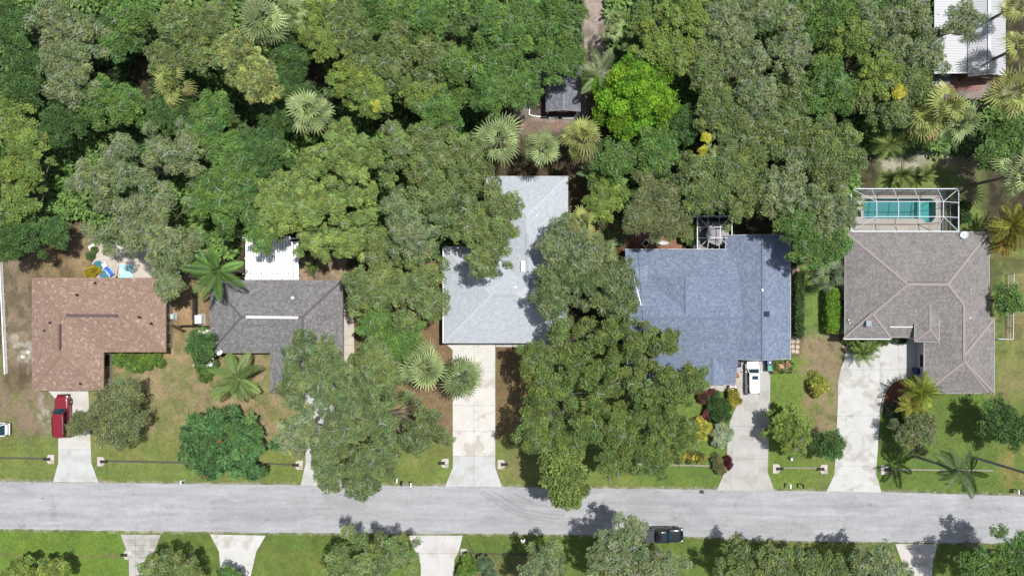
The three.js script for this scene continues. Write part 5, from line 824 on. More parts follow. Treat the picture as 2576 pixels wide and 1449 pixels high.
function vehicle(name, label, cat, p, turn, o) {                             // front towards -z before turning
  const g = thing(name, label, cat, p); g.rotation.y = turn; g.updateMatrixWorld(true);
  const { L, W, belt, roof, hood, paint, cab, top, taper = 0.14 } = o, hw = W / 2, f = -L / 2, r = L / 2;
  mesh('body', loft([[f, hw * .5, .42, .72, .6], [f + .06, hw * .66, .36, hood * .84, .55], [f + .18, hw * .82, .32, hood * .9, .5, .05], [f + .4, hw * .93, .3, hood * .94, .45, .06], [f + .8, hw, .28, hood, .34, .09], [cab[0], hw, .28, hood + .03, .3, .1], [cab[0] + .35, hw, .28, belt, .28, .1], [cab[1] - .2, hw, .28, belt, .28, .1], [r - .5, hw * .98, .3, o.tail ?? belt, .32, .08], [r - .14, hw * .9, .34, (o.tail ?? belt) * .97, .4, .05], [r, hw * .72, .45, (o.tail ?? belt) * .85, .5]]), paint, g);
  // cabin: belt outline to roof outline
  const b0 = cab[0] + .05, b1 = cab[1], t0 = top[0], t1 = top[1], bw = hw - .1, tw = hw - taper - .1, y0 = belt - .03, y1 = roof;
  const q = (x, y, z) => V(x, y, z), B = [q(-bw, y0, b0), q(bw, y0, b0), q(bw, y0, b1), q(-bw, y0, b1)], T = [q(-tw, y1 - .06, t0), q(tw, y1 - .06, t0), q(tw, y1 - .06, t1), q(-tw, y1 - .06, t1)];
  mesh('cabin', merge([0, 1, 2, 3].map((k) => quad(B[k], B[(k + 1) % 4], T[(k + 1) % 4], T[k]))), o.pillar ?? paint, g);
  const rg = loft([[t0 - .02, tw * .9, y1 - .09, y1 - .02, .7], [t0 + .12, tw + .02, y1 - .1, y1 + .02, .6], [(t0 + t1) / 2, tw + .03, y1 - .1, y1 + .04, .6], [t1 - .45, tw + .01, y1 - .1, y1 + .03, .6], [t1 - .15, tw * .93, y1 - .1, y1, .65], [t1 + .0, tw * .8, y1 - .1, y1 - .03, .75], [t1 + .06, tw * .6, y1 - .1, y1 - .05, .8]], 20); const rf = mesh('roof', rg, paint, g);
  const win = (nm, a, b, c, d, n, m = o.glass ?? M.glass, k = .07, kb = .04) => { const mix = (p1, p2, t) => p1.clone().lerp(p2, t), lo0 = mix(a, b, k), lo1 = mix(b, a, k), hi0 = mix(d, c, k), hi1 = mix(c, d, k); const pts = [mix(lo0, hi0, kb * 2), mix(lo1, hi1, kb * 2), mix(hi1, lo1, kb * 3), mix(hi0, lo0, kb * 3)].map((v) => v.addScaledVector(n, .018)); mesh(nm, quad(...pts), m, g); };
  win('windscreen', B[0], B[1], T[1], T[0], V(0, .6, -.8).normalize()); win('rear_window', B[2], B[3], T[3], T[2], V(0, .35, .93).normalize());
  for (const s of [0, 1]) { const [a, b, c, d] = s ? [B[1], B[2], T[2], T[1]] : [B[3], B[0], T[0], T[3]], n = V(s ? 1 : -1, .25, 0).normalize(), ks = o.doors ?? 3; for (let i = 0; i < ks; i++) { const u0 = i / ks, u1 = (i + 1) / ks; win('side_window', a.clone().lerp(b, u0), a.clone().lerp(b, u1), d.clone().lerp(c, u1), d.clone().lerp(c, u0), n, M.glass, .05, .05); } }
  for (const x of [-1, 1]) for (const z of [f + o.axle[0], r - o.axle[1]]) {
    const R = o.wheel ?? .34; const w = mesh('wheel', new THREE.CylinderGeometry(R, R, .24, 20).rotateZ(Math.PI / 2).translate(x * (hw - .1), R, z), M.rubber, g);
    mesh('rim', new THREE.CylinderGeometry(R * .62, R * .55, .03, 14).rotateZ(Math.PI / 2).translate(x * (hw + .025), R, z), M.steel, w);
    mesh('wheel_arch', new THREE.TorusGeometry(R + .05, .035, 6, 16, Math.PI).rotateY(Math.PI / 2).translate(x * (hw - .01), R + .02, z), o.arch ?? paint, g);
  }
  for (const x of [-1, 1]) {
    mesh('headlight', rbox(.34, .16, .26, .05, x * (hw - .3), hood * .78, f + .24), std(0xd8dde0, .1), g); mesh('tail_light', rbox(.16, .3, .1, .03, x * (hw - .2), belt * .82, r - .1), std(0x5a0508, .2), g);
    mesh('mirror', rbox(.26, .14, .12, .04, x * (hw + .1), belt + .06, b0 + .42), o.mirror ?? paint, g);
  }
  mesh('bumper', rbox(W * .86, .2, .2, .07, 0, .45, f + .02), o.bumper ?? paint, g); mesh('bumper', rbox(W * .86, .2, .18, .07, 0, .48, r - .02), o.bumper ?? paint, g);
  mesh('bonnet', loft([[f + .34, hw * .62, hood * .9, hood * .955, .8], [f + .7, hw * .76, hood - .1, hood + .012, .8], [cab[0] + .02, hw * .8, hood - .1, hood + .045, .8]], 18), paint, g);
  o.extra?.(g, { hw, f, r, tw, t0, t1, y1, rf, B, T });
  return g;
}
const paint = (hex, rough = .3) => new THREE.MeshPhysicalMaterial({ color: hex, roughness: rough, clearcoat: 1, clearcoatRoughness: .05 });
const pWhite = paint(0xcfd2d4), pRed = paint(0x6e0819, .35), pBlack = paint(0x0c1014, .25);
vehicle('parked_car', 'white hatchback with sunroof parked in the grey concrete driveway', 'car', P(1889.5, 948), 0, { L: 4.65, W: 1.84, belt: 1.07, roof: 1.56, hood: .95, tail: 1.02, paint: pWhite, cab: [-1.28, 2.18], top: [-.6, 2.0], axle: [.9, .95], glass: std(0x22363a, .12), extra: (g, d) => { mesh('sunroof', rbox(.8, .02, .5, .008, .05, d.y1 + .045, d.t0 + .52), M.glassBlue, g); mesh('wiper', beam(V(-.5, 1.15, -1.1), V(.25, 1.19, -1.04), .03, .03), M.black, g); } });
vehicle('parked_car', 'dark red large estate car with ribbed roof parked below the brown roof', 'car', P(165, 1045), 0.03, { L: 5.75, W: 1.98, belt: 1.2, roof: 1.88, hood: 1.12, tail: 1.2, paint: pRed, cab: [-1.2, 2.75], top: [-.4, 2.55], axle: [1.0, 1.2], wheel: .39, bumper: std(0x2a2c2e, .6), mirror: M.black, glass: M.glassBlue, doors: 4, extra: (g, d) => { for (let k = -3; k <= 3; k++) mesh('roof_rib', rbox(.05, .03, 2.5, .012, k * .2, d.y1 + .045, 1.08), pRed, g); for (const s of [-1, 1]) mesh('roof_rail', beam(V(s * .72, d.y1 + .06, -.1), V(s * .72, d.y1 + .06, 2.3), .05, .05), s > 0 ? M.chrome : M.black, g); mesh('bonnet_crease', rbox(.08, .03, 1.2, .012, .45, 1.17, -1.85), pRed, g); } });
vehicle('pickup_truck', 'black pickup parked on the grass edge south of the street', 'pickup truck', P(1663, 1341), -Math.PI / 2, { L: 5.7, W: 1.94, belt: 1.18, roof: 1.82, hood: 1.12, tail: 1.16, paint: pBlack, cab: [-1.15, 1.05], top: [-.45, .95], axle: [1.0, 1.15], wheel: .4, doors: 2, glass: M.glassBlue, extra: (g, d) => { mesh('tonneau_cover', rbox(1.62, .05, 1.62, .02, 0, 1.2, 1.9), std(0x2b3138, .7, { bumpMap: grainBump, bumpScale: .01 }), g); for (const s of [-1, 1]) mesh('bed_rail', rbox(.12, .08, 1.75, .03, s * .87, 1.19, 1.9), pBlack, g); for (const s of [-1, 1]) mesh('side_step', rbox(.12, .06, 2.4, .02, s * 1.0, .42, -.1), M.black, g); } });
vehicle('parked_car', 'white van tail just entering the photo at the lower left edge', 'van', P(-16, 1078), Math.PI / 2, { L: 4.8, W: 1.85, belt: 1.1, roof: 1.75, hood: 1.05, paint: pWhite, cab: [-1.4, 2.25], top: [-.6, 1.75], axle: [.95, 1.0], glass: M.glassBlue });

// ---------------------------------------------------------------- street furniture
function mailbox(label, x, y, { boxM = M.black, postM = M.black, turn = 0, n = 1, spread = 0 } = {}) {
  const p = P(x, y), g = thing('mailbox', label, 'mailbox', p); g.rotation.y = turn;
  mesh('post', merge([rbox(.1, 1.05, .1, .02, 0, .52, 0), rbox(.12, .06, .5, .02, 0, 1.02, .05)]), postM, g);
  for (let k = 0; k < n; k++) {
    const a = spread * (k - (n - 1) / 2), sx = n > 1 && !spread ? (k - (n - 1) / 2) * .32 : 0, mm = Array.isArray(boxM) ? boxM[k] : boxM;
    const tr = (q) => q.rotateY(a).translate(sx + (spread ? Math.sin(a) * .22 : 0), 1.07, 0);
    const b = mesh('mail_box', tr(merge([box(.19, .14, .55, 0, .07, .1), new THREE.CylinderGeometry(.095, .095, .55, 14, 1, false, 0, Math.PI).rotateX(Math.PI / 2).rotateZ(Math.PI / 2).rotateY(Math.PI / 2).rotateY(Math.PI / 2).translate(0, .14, .1)])), mm, g);
    mesh('door', tr(merge([box(.185, .2, .012, 0, .1, .382)])), mm, b); mesh('flag', tr(box(.012, .16, .05, .105, .2, .2)), M.red, g);
  }
  return g;
}
mailbox('black mailbox, left of the two at the kerb left of the white stained driveway', 1013, 1210);
mailbox('white mailbox with black post, right of the two left of the white stained driveway', 1036, 1212, { boxM: M.white });
mailbox('white mailbox on white post between the white car driveway and the curving driveway', 1981, 1216, { boxM: M.white, postM: M.white });
mailbox('black mailbox with white cap between the white car driveway and the curving driveway', 2013, 1216);
mailbox('pale mailbox at the kerb beside the dark glossy tree', 464, 1206, { boxM: std(0xc4d2dc, .4), postM: M.white });
mailbox('pair of mailboxes, one white and one dark, at the right edge of the photo', 2552, 1230, { boxM: [M.white, std(0x2c3a44, .4)], n: 2 });
mailbox('large white mailbox at the right edge of the photo', 2570, 1233, { boxM: M.white, postM: M.white });
mailbox('twin white mailboxes set in a vee on one black post south of the street', 1315, 1356, { boxM: M.white, n: 2, spread: .8, turn: Math.PI });
mailbox('white mailbox beside the oak hanging over the street', 1001, 1202, { boxM: M.white, postM: M.white });
function headwall(label, x, y, side) {
  const p = P(x, y), g = thing('culvert_headwall', label, 'culvert headwall', p), m = concrete(214, 206, 198, true);
  const s = [V(-.5, 0, -.62), V(.28, 0, -.62), V(.5, 0, -.3), V(.5, 0, .3), V(.28, 0, .62), V(-.5, 0, .62)].map((v) => V(v.x * side, 0, v.z)); if (side < 0) s.reverse();
  mesh('slab', slab(s, 0.004, .09), m, g); mesh('pipe', merge([new THREE.CylinderGeometry(.2, .2, .9, 16, 1, true).rotateZ(Math.PI / 2).translate(side * .45, .1, 0), new THREE.TorusGeometry(.2, .035, 8, 18).rotateY(Math.PI / 2).translate(side * .02, .1, 0)]), std(0x2a2624, .9), g);
}
[['headwall left of the white driveway below the dark red car', 126, 1155, -1], ['headwall right of the white driveway below the dark red car', 253, 1161, 1], ['headwall left of the driveway hidden by the big oaks', 752, 1170, -1], ['headwall left of the wide white stained driveway', 1119, 1165, -1], ['headwall right of the wide white stained driveway', 1261, 1168, 1], ['headwall right of the white car driveway', 1954, 1179, 1], ['reddish headwall left of the pale curving driveway', 2073, 1180, -1], ['headwall right of the pale curving driveway', 2226, 1182, 1], ['headwall beside the worn tan driveway south of the street', 320, 1396, -1], ['headwall at the smooth pinkish driveway south of the street', 1168, 1392, 1]].forEach(([l, x, y, s]) => headwall('small concrete culvert ' + l, x, y, s));
function drain(label, x0, y0, x1, y1, m, w = .22) { const a = P(x0, y0, .03), b = P(x1, y1, .03), g = thing('drain_channel', label, 'drain', a.clone().add(b).multiplyScalar(.5).setY(0), null, 'structure'), d = b.clone().sub(a), n = Math.max(2, Math.round(d.length() / 2.4)); for (let k = 0; k < n; k++) part('segment', beam(a.clone().addScaledVector(d, (k + .01) / n), a.clone().addScaledVector(d, (k + .99) / n), w, .05), m, g); }
const dDark = std(A(98, 94, 88), 1, { bumpMap: grainBump, bumpScale: .01 }), dPale = std(A(178, 170, 156), 1, { bumpMap: grainBump, bumpScale: .01 });
drain('dark drain strip in the grass at the far left verge', -30, 1152, 118, 1154, dDark); drain('dark drain strip across the lawn of the brown house', 264, 1160, 470, 1164, dDark); drain('drain strip under the big oaks left of the hidden driveway', 640, 1165, 744, 1170, dDark);
drain('pale drain strip before the blue house lawn', 1600, 1168, 1790, 1172, dPale); drain('drain strip between the two headwalls of the right verge', 1966, 1177, 2062, 1178, dPale, .16); drain('pale drain strip across the right lawn under the slim palm', 2236, 1181, 2500, 1184, dPale, .18); drain('dark drain strip south of the street at centre', 1172, 1392, 1330, 1396, dDark, .16); drain('dark board edging by the smooth pinkish driveway south of the street', 1172, 1355, 1190, 1390, dDark, .14);

// ---------------------------------------------------------------- fences, bins, yard things
{ // white fence on the left edge
  const g = thing('fence', 'low white board fence along the left edge of the photo', 'fence', P(12, 800)), zA = 660, zB = 940, xa = 6, xb = 19, n = 14;
  for (let k = 0; k < n; k++) { const u = k / n, v = (k + 1) / n, a = P(xa + (xb - xa) * u, zA + (zB - zA) * u), b = P(xa + (xb - xa) * v, zA + (zB - zA) * v); a.y = b.y = .36; part('panel', beam(a, b.clone().lerp(a, .02), .05, .5), M.white, g); part('post', box(.12, .72, .12, a.x, .36, a.z), M.white, g); part('rail', beam(a.clone().setY(.68), b.clone().setY(.68), .11, .1), M.white, g); }
}
function picket(label, x0, y0, x1, y1, h, m, step = .16, w = .1, rails = true) {
  const a = P(x0, y0), b = P(x1, y1), g = thing('fence', label, 'fence', a.clone().add(b).multiplyScalar(.5)), d = b.clone().sub(a), L = d.length(), u = d.clone().normalize(), r = RNG(Math.round(x0 + y0)); g.updateMatrixWorld(true);
  const n = Math.round(L / step), ang = -Math.atan2(d.z, d.x);
  for (let k = 0; k <= n; k++) { const p = a.clone().addScaledVector(u, k / n * L); part('picket', box(w, h * (0.96 + .06 * r()), .03, p.x, h / 2, p.z, ang), m, g); }
  if (rails) for (const y of [.35, h - .3]) part('rail', beam(a.clone().setY(y).add(V(u.z * .05, 0, -u.x * .05)), b.clone().setY(y).add(V(u.z * .05, 0, -u.x * .05)), .05, .09), m, g);
  for (let k = 0; k <= Math.ceil(L / 2.4); k++) { const p = a.clone().addScaledVector(u, Math.min(1, k / Math.ceil(L / 2.4)) * L); part('post', box(.12, h + .08, .12, p.x - u.z * .08, h / 2, p.z + u.x * .08), m, g); }
  return g;
}
picket('dark wooden picket fence running between the brown and dark grey roofs', 496, 730, 497, 818, 1.75, M.darkWood, .2, .13);
picket('short dark fence joining the dark picket fence to the dark grey house', 499, 819, 545, 822, 1.6, M.darkWood, .18, .14);
picket('short dark fence joining the dark picket fence to the open gate', 462, 819, 494, 818, 1.6, M.darkWood, .18, .14);
{ // open gate
  const g = thing('gate', 'dark slatted gate standing open beside the brown house', 'gate', P(452, 826)), a = P(440, 818), b = P(468, 832), d = b.clone().sub(a); for (let k = 0; k <= 8; k++) { const p = a.clone().addScaledVector(d, k / 8); part('slat', box(.13, 1.5, .03, p.x, .85, p.z, -Math.atan2(d.z, d.x)), M.darkWood, g); } for (const y of [.35, 1.35]) part('rail', beam(a.clone().setY(y), b.clone().setY(y), .06, .08), M.wood, g);
}
function acUnit(label, x, y, w, d, h, col, fan = true) { const p = P(x, y), g = thing('air_conditioner', label, 'air conditioner', p); mesh('pad', box(w + .3, .08, d + .3, 0, .045, 0), concrete(190, 186, 180), g); mesh('case', rbox(w, h, d, .05, 0, .09 + h / 2, 0), col, g); if (fan) { mesh('grille', merge([0, 1, 2, 3].map((k) => new THREE.TorusGeometry(.08 + k * .08, .012, 5, 20).rotateX(Math.PI / 2).translate(0, h + .1, 0))), M.dark, g); } for (let k = 0; k < 4; k++) mesh('louvre', box(w + .02, .03, d + .02, 0, .25 + k * .14, 0), std(0x8f979b, .6), g); }
acUnit('pale white box unit standing by the dark picket fence', 504, 803, 1.0, 1.15, .9, std(0xcfcfcc, .6), false);
acUnit('pale green air conditioner beside the right wall of the brown house', 436, 796, .6, .65, .7, std(0xb9cfcb, .5));
acUnit('grey air conditioner at the left wall of the brown grey house', 2132, 742, .8, .8, .8, std(0x9fa9ae, .6));
function bin(label, x, y, body, lid) { const p = P(x, y), g = thing('wheelie_bin', label, 'bin', p); mesh('body', loft([[-.34, .26, .1, .95, .2], [-.3, .29, .06, 1.0, .2], [.28, .29, .06, 1.0, .2], [.33, .26, .1, .95, .2]], 16), body, g); mesh('lid', rbox(.66, .09, .8, .03, 0, 1.04, 0), lid, g); mesh('handle', cyl(.02, .02, .5, 0, 0, 0).rotateZ(Math.PI / 2).translate(0, .98, -.42), M.black, g); for (const s of [-1, 1]) mesh('wheel', new THREE.CylinderGeometry(.12, .12, .06, 12).rotateZ(Math.PI / 2).translate(s * .3, .12, -.3), M.rubber, g); return g; }
const bBlue = std(0x08266e, .45), bGreen = std(0x2b7a68, .5);
{ const g = bin('blue wheelie bin with white mark at the corner of the blue garage roof', 1930, 908, bBlue, bBlue); mesh('mark', cyl(.1, .1, .01, .02, 1.09, .1, 12), M.white, g); } bin('green lidded wheelie bin in front of the blue bin', 1931, 924, M.black, bGreen); bin('blue wheelie bin by the garage of the brown grey house', 2301, 932, bBlue, bBlue);
{ const g = thing('barbecue', 'barbecue under a black cover in front of the blue garage roof', 'barbecue', P(1850, 913)); mesh('cover', loft([[-.52, .3, .05, .9, .5], [-.46, .52, .03, 1.08, .4], [0, .58, .02, 1.16, .35, .06], [.42, .54, .03, 1.1, .4], [.52, .34, .06, .86, .5]], 18), std(0x17171a, .6), g); mesh('fold', merge([-.25, .1, .35].map((z) => beam(V(-.45, 1.12, z), V(.45, 1.15, z + .08), .05, .04))), std(0x1d1d20, .6), g); }
{ // white stepped railing at the front walk
  const g = thing('railing', 'white slatted railing steps at the front walk of the blue house', 'railing', P(1838, 982)); const x0 = P(1833, 0).x, x1 = P(1846, 0).x, zA = P(0, 968).z, zB = P(0, 1002).z;
  for (const x of [x0, x1]) part('side_rail', box(.12, .9, zB - zA, x, .45, (zA + zB) / 2), M.white, g); for (let k = 0; k < 6; k++) part('slat', box(x1 - x0 - .14, .05, .13, (x0 + x1) / 2, .88, zA + (k + .5) * (zB - zA) / 6), M.white, g);
}
function dish(label, x, y, h, turn, s = 1) { const p = P(x, y, h), g = thing('satellite_dish', label, 'satellite dish', p); g.rotation.y = turn; const pts = []; for (let k = 0; k <= 8; k++) pts.push(new THREE.Vector2(.45 * s * k / 8, .1 * s * (k / 8) ** 2)); mesh('reflector', new THREE.LatheGeometry(pts, 24).rotateX(-.7).translate(0, .35 * s, 0), std(0xd5dadd, .4, { side: THREE.DoubleSide }), g); mesh('arm', beam(V(0, .25 * s, .1), V(0, .75 * s, -.55 * s), .04, .04), M.steel, g); mesh('receiver', rbox(.1, .12, .16, .02, 0, .78 * s, -.58 * s), M.steel, g); mesh('mount', cyl(.03, .03, .5, 0, .02, .05, 8), M.galv, g); }
dish('satellite dish at the lower left corner of the dark grey roof', 555, 888, 2.9, .3, .9); dish('satellite dish on the eave of the brown grey roof beside the pool cage', 2424, 592, 2.95, 1.2, 1.1);
{ // wire fence on the right
  const g = thing('wire_fence', 'galvanised wire fence around the side yard at the right edge', 'fence', P(2540, 770)), pts = pxs([2538, 690, 2536, 852, 2500, 852]); const top = 1.1;
  for (let s = 0; s < 2; s++) { const a = pts[s], b = pts[s + 1], n = Math.round(a.distanceTo(b) / 1.5); for (const y of [.1, .6, top]) part('rail', beam(a.clone().setY(y), b.clone().setY(y), y === top ? .07 : .025, y === top ? .07 : .025), M.galv, g); for (let k = 0; k <= n; k++) { const p = a.clone().lerp(b, k / n); part('post', cyl(.035, .035, top + .05, p.x, top / 2, p.z, 8), M.galv, g); } }
}
// cream patio furniture
const disc = (r, y, n = 28) => new THREE.CylinderGeometry(r, r, .02, n).translate(0, y, 0);
function radialTex(seed, inner) { return texture(256, 256, (i, j) => { const x = (i - 128) / 128, y = (j - 128) / 128, d = Math.hypot(x, y), a = Math.atan2(y, x), w = .5 + .5 * Math.sin(d * 22 + Math.sin(a * 12) * 1.2), p = d < .95 ? w : .1, k = inner ? sm(.1, .7, fbm(i / 50, j / 50, seed)) : .5; const c0 = [.05, .42, .50], c1 = [.62, .78, .82]; return c0.map((c, q) => c + (c1[q] - c) * (p * .55 + k * .35)); }); }
{ const g = thing('rug', 'square teal and white patterned rug on the cream patio', 'rug', P(317, 683)); const t = radialTex(3, true); const b = box(S(33), .02, S(34), 0, .075, 0); const uv = b.attributes.uv, ps = b.attributes.position; for (let i = 0; i < uv.count; i++) uv.setXY(i, ps.getX(i) / S(33) + .5, ps.getZ(i) / S(34) + .5); mesh('mat', b, std(0xffffff, .95, { map: t }), g); mesh('fringe', merge([-1, 1].map((s) => box(S(33), .015, .06, 0, .073, s * (S(17) + .02)))), std(0xd8e6ea, 1), g); }
for (const [x, y, l, c] of [[246, 669, 'round pale blue rug at the upper left of the cream patio', [120, 184, 200]], [262, 692, 'round blue rug beside the blue chair on the cream patio', [150, 195, 222]]]) { const g = thing('rug', l, 'rug', P(x, y)); mesh('mat', disc(.68, .078), std(A(...c), .95, { map: radialTex(5, false) }), g); mesh('border', new THREE.TorusGeometry(.68, .03, 6, 30).rotateX(Math.PI / 2).scale(1, .4, 1).translate(0, .08, 0), std(A(...c), .95), g); }
{ const g = thing('lounge_chair', 'blue curved lounge chair on the cream patio', 'chair', P(276, 685)); const seat = []; for (let k = 0; k <= 12; k++) { const a = -1.25 + k / 12 * 2.3; seat.push(V(Math.sin(a) * .75, .3 + .45 * (1 - Math.cos(a * .9)), -Math.cos(a) * .15)); } const pos = []; for (let k = 0; k < 12; k++) { const a = seat[k], b = seat[k + 1]; for (const p of [[a, -.33], [b, -.33], [b, .33], [a, -.33], [b, .33], [a, .33]]) pos.push(p[0].x, p[0].y, p[0].z + p[1]); } const q = new THREE.BufferGeometry(); q.setAttribute('position', new THREE.Float32BufferAttribute(pos, 3)); q.computeVertexNormals(); mesh('sling', q, std(0x2f62b0, .9, { side: THREE.DoubleSide }), g); for (const s of [-.35, .35]) mesh('frame', tube(seat.map((p) => V(p.x, p.y, p.z + s)), .03, .03, 6), M.white, g); for (const s of [-.35, .35]) mesh('leg', merge([beam(V(-.5, .06, s), V(.1, .32, s), .04, .04), beam(V(.55, .06, s), V(-.05, .32, s), .04, .04)]), M.white, g); g.rotation.y = -.9; }
{ const g = thing('side_table', 'small white square table beside the blue lounge chair', 'table', P(266, 667)); mesh('top', rbox(.62, .04, .62, .015, 0, .5, 0), M.white, g); for (const x of [-.26, .26]) for (const z of [-.26, .26]) mesh('leg', box(.05, .48, .05, x, .3, z), M.white, g); g.rotation.y = .6; }
{ const g = thing('garden_tool', 'dark broom lying on the cream patio between chair and rug', 'broom', P(294, 686)); mesh('handle', beam(V(.15, .09, -.85), V(-.02, .12, .5), .05, .05), M.dark, g); mesh('head', rbox(.3, .12, .2, .04, -.04, .13, .6), M.dark, g); }
function pot(label, x, y, r, plant, m = M.terracotta) { const g = thing('plant_pot', label, 'plant pot', P(x, y)); mesh('pot', new THREE.LatheGeometry([[0, .06], [r * .7, .06], [r, .34], [r * 1.08, .34], [r * 1.08, .4], [r * .9, .4], [r * .85, .33], [0, .33]].map((p) => new THREE.Vector2(...p)), 16), m, g); mesh('soil', disc(r * .86, .34, 14), M.soil, g); if (plant) fillCrown(g, [{ p: V(0, .5, 0), r: r * 1.1, tone: 1, warm: 0 }], { c: plant, s: 'shrub', d: 14 }, RNG(x), { name: 'plant' }); }
pot('large dark pot with green plant at the left edge of the cream patio', 232, 643, .32, [.08, .14, .04], std(0x3d4a3f, .8)); pot('red pot at the left edge of the cream patio, lower one', 231, 654, .2, null, std(0x8c2420, .8)); pot('red pot at the left edge of the cream patio, by the oak', 241, 628, .2, [.1, .16, .04]); 
{ const g = thing('cushion_box', 'white storage box at the top left of the cream patio', 'box', P(236, 622)); mesh('box', rbox(.9, .42, .6, .04, 0, .28, 0), M.white, g); mesh('lid', rbox(.96, .06, .66, .02, 0, .53, 0), M.white, g); g.rotation.y = .5; }
// shed surroundings
{
  const bed = thing('gravel_bed', 'dark gravel bed with white border beside the red shed', 'gravel bed', P(1355, 272)), out = pxs([1342, 247, 1452, 247, 1452, 293, 1402, 294, 1345, 292, 1332, 289, 1331, 284, 1333, 252]); part('soil', slab(out, .004, .04), std(A(110, 100, 96), 1, { bumpMap: grainBump, bumpScale: .02 }), bed);
  const r = RNG(44), st = new THREE.DodecahedronGeometry(.07, 0), im = new THREE.InstancedMesh(st, std(A(128, 116, 112), .9), 1200); let n = 0; while (n < 1200) { const x = 1334 + r() * 116, y = 250 + r() * 42; if (x > 1374 && y < 287) continue; const p = P(x, y); mtx.compose(V(p.x - bed.position.x, .06, p.z - bed.position.z), quat.setFromAxisAngle(V(r(), r(), r()).normalize(), r() * 6), V(.6 + r(), .5 + r() * .6, .6 + r())); im.setMatrixAt(n, mtx); const v = .5 + r(); im.setColorAt(n, new THREE.Color(v, v * .95, v * .92)); n++; } im.name = 'gravel'; im.userData.kind = 'stuff'; bed.add(im);
  const pts = pxs([1341, 248, 1334, 252, 1332, 282, 1331, 288, 1340, 291.5, 1356, 293.5, 1378, 294.5]); part('border', merge(pts.slice(1).map((p, i) => beam(pts[i].clone().setY(.07), p.clone().setY(.07), .1, .13))), M.white, bed);
  const rock = thing('rock', 'pale yellowish rock on the dark gravel bed', 'rock', P(1357, 264)); mesh('stone', new THREE.IcosahedronGeometry(.3, 1).scale(1.1, .7, .9).translate(0, .18, 0), std(A(222, 206, 160), .9, { flatShading: true }), rock); mesh('chip', merge([[.35, .25], [-.2, .4], [.1, -.4]].map(([x, z]) => new THREE.IcosahedronGeometry(.1, 0).translate(x, .09, z))), std(A(210, 196, 160), .9), rock);
  for (let k = 0; k < 3; k++) { const q = thing('edging_block', ['left', 'middle', 'right'][k] + ' white block in the row in front of the red shed', 'block', P(1384 + k * 8.2, 297)); mesh('block', rbox(.42, .3, .3, .07, 0, .155, 0), M.white, q); mesh('cap', rbox(.36, .03, .24, .012, 0, .31, 0), M.white, q); }
  const rb = thing('edging_block', 'dark red block between the white blocks and the white trough', 'block', P(1408, 297)); mesh('block', rbox(.32, .26, .28, .03, 0, .135, 0), std(0x5c2320, .9), rb); mesh('hole', merge([-.07, .07].map((x) => box(.06, .01, .12, x, .268, 0))), M.dark, rb);
  const tr = thing('planter', 'long white slotted trough in front of the red shed', 'planter', P(1428, 297)); mesh('trough', rbox(1.65, .3, .3, .03, 0, .155, 0), std(0xcfc9c0, .8), tr); for (let k = 0; k < 8; k++) mesh('slot', box(.1, .012, .13, -.7 + k * .2, .306, 0), M.dark, tr);
  const slabm = thing('ramp', 'grey ramp slab left of the red shed above the gravel bed', 'ramp', P(1357, 233)); mesh('board', merge([0, 1, 2, 3, 4, 5, 6].map((k) => box(.2, .05, 1.45, -.68 + k * .22, .04, 0))), std(A(140, 132, 138), .9), slabm);
}
// blue house back yard
function chairFrame(label, x, y, turn, seatM) { const g = thing('garden_chair', label, 'chair', P(x, y)); g.rotation.y = turn; const s = .42; for (const x of [-s, s]) for (const z of [-s * .8, s * .8]) mesh('leg', box(.07, .62, .07, x, .32, z), M.white, g); for (const x of [-s, s]) mesh('arm', rbox(.12, .05, s * 1.75, .02, x, .64, 0), M.white, g); mesh('back_rail', rbox(s * 2, .1, .08, .02, 0, .66, -s * .85), M.white, g); mesh('front_rail', rbox(s * 2, .07, .07, .02, 0, .36, s * .82), M.white, g); if (seatM) mesh('seat', rbox(s * 1.8, .08, s * 1.55, .03, 0, .38, 0), seatM, g); return g; }
chairFrame('white framed garden chair on the brick patio, half under the tree', 1620, 579, .95, std(0x24302a, .9)); chairFrame('white framed garden chair with dark seat at the eave of the blue roof', 1623, 613, .95, std(0x141210, .9));
{ const g = thing('dinghy', 'upturned pale boat shape with dark blue end on the brick patio', 'boat', P(1665, 612)); mesh('hull', loft([[-.95, .06, .08, .2, .8], [-.7, .24, .08, .36, .8], [0, .36, .07, .46, .8], [.7, .3, .08, .42, .8], [.95, .12, .1, .28, .8]], 18).rotateY(Math.PI / 2), std(A(205, 208, 196), .5), g); mesh('end', loft([[-1.02, .16, .1, .34, .8], [-.86, .24, .1, .4, .8]], 18).rotateY(Math.PI / 2), std(0x16306b, .5), g); mesh('keel', beam(V(-.8, .44, 0), V(.8, .46, 0), .05, .05), M.white, g); }
{ const g = thing('parasol', 'pale grey garden parasol inside the small screen porch', 'parasol', P(1795, 592)); const R = 1.55, pos = [], n = 8; for (let k = 0; k < n; k++) { const a = k / n * 6.283, b = (k + 1) / n * 6.283; pos.push(0, 2.35, 0, Math.cos(b) * R, 1.95, Math.sin(b) * R, Math.cos(a) * R, 1.95, Math.sin(a) * R); } const q = new THREE.BufferGeometry(); q.setAttribute('position', new THREE.Float32BufferAttribute(pos, 3)); q.computeVertexNormals(); mesh('canopy', q, std(A(206, 200, 206), .9, { side: THREE.DoubleSide }), g); mesh('pole', cyl(.025, .025, 2.4, 0, 1.2, 0, 8), M.dark, g); for (let k = 0; k < n; k++) { const a = k / n * 6.283; mesh('rib', beam(V(0, 2.32, 0), V(Math.cos(a) * R, 1.93, Math.sin(a) * R), .02, .02), M.dark, g); } mesh('base', cyl(.28, .25, .1, 0, .1, 0, 16), M.dark, g); }
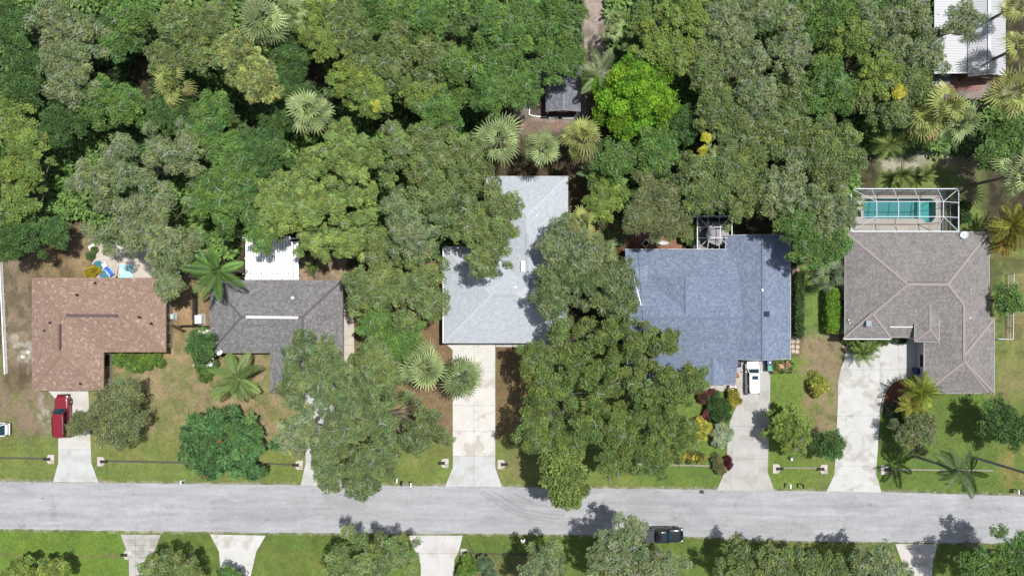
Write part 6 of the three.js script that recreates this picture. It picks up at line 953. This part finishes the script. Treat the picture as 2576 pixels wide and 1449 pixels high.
{ const g = thing('garden_chair', 'dark blue rounded chair beside the small screen porch', 'chair', P(1735, 618)); mesh('seat', rbox(.5, .08, .5, .03, 0, .42, 0), std(0x3e5570, .6), g); mesh('backrest', loft([[-.06, .26, .4, .95, .6], [.06, .26, .4, .95, .6]], 16).translate(0, 0, -.27), std(0x3e5570, .6), g); for (const x of [-.2, .2]) for (const z of [-.2, .2]) mesh('leg', box(.04, .4, .04, x, .22, z), M.steel, g); }
{ const g = thing('stone', 'dark round stone on the north edge of the street near the white car driveway', 'stone', P(1766, 1237)); mesh('stone', new THREE.IcosahedronGeometry(.32, 2).scale(1, .45, .8).translate(0, .12, 0), std(A(104, 96, 84), .95, { bumpMap: grainBump, bumpScale: .02 }), g); mesh('chip', new THREE.IcosahedronGeometry(.08, 0).translate(.3, .06, .15), std(A(104, 96, 84), .95), g); }
{ const g = thing('bucket', 'small red bucket among the bushes at the bottom edge', 'bucket', P(1963, 1408)); mesh('bucket', new THREE.LatheGeometry([[0, .02], [.16, .02], [.22, .4], [.24, .4], [.24, .42], [.2, .42], [.15, .05], [0, .05]].map((p) => new THREE.Vector2(...p)), 16), std(0x9a2733, .5), g); mesh('handle', new THREE.TorusGeometry(.22, .012, 5, 14, Math.PI).translate(0, .4, 0), M.steel, g); }
for (const [x, y, l] of [[69, 886, 'upper'], [55, 898, 'lower']]) { const g = thing('stepping_stone', l + ' of two white stepping stones on bare soil left of the brown roof', 'stepping stone', P(x, y)); mesh('stone', rbox(.34, .06, .3, .02, 0, .034, 0), M.white, g); mesh('chip', rbox(.1, .04, .1, .015, .22, .024, .1), M.white, g); g.rotation.y = .4; }
{ const g = thing('utility_box', 'grey utility box with white cap on the grass between the right driveways', 'utility box', P(1990, 1152)); mesh('box', rbox(.5, .35, .45, .04, 0, .18, 0), std(A(120, 120, 116), .8), g); mesh('cap', rbox(.24, .05, .3, .02, .02, .38, .12), M.white, g); }
{ const g = thing('curb', 'curved pale edging of the planting bed at the curving driveway', 'edging', P(2235, 990)), pts = pxs([2283, 950, 2265, 953, 2246, 962, 2230, 980, 2222, 1005, 2219, 1035]); part('edging', merge(pts.slice(1).map((p, i) => beam(pts[i].clone().setY(.06), p.clone().setY(.06), .14, .12))), concrete(206, 198, 190), g); part('mulch', slab(pxs([2284, 952, 2266, 956, 2248, 965, 2233, 983, 2225, 1008, 2222, 1036, 2262, 1060, 2330, 1010, 2330, 960]), .004, .05), std(A(138, 84, 66), 1, { bumpMap: grainBump, bumpScale: .03 }), g); }
{ const g = thing('curb', 'curved pale edging around the cycads at the entry', 'edging', P(2150, 880)), pts = pxs([2120, 860, 2122, 874, 2130, 884, 2142, 890, 2160, 880, 2178, 862]); part('edging', merge(pts.slice(1).map((p, i) => beam(pts[i].clone().setY(.07), p.clone().setY(.07), .14, .14))), concrete(196, 190, 184), g); part('mulch', slab(pxs([2121, 860, 2123, 873, 2131, 882, 2143, 888, 2160, 878, 2176, 860]), .004, .062), std(A(110, 84, 64), 1, { bumpMap: grainBump, bumpScale: .03 }), g); }

renderer.render(scene, camera);
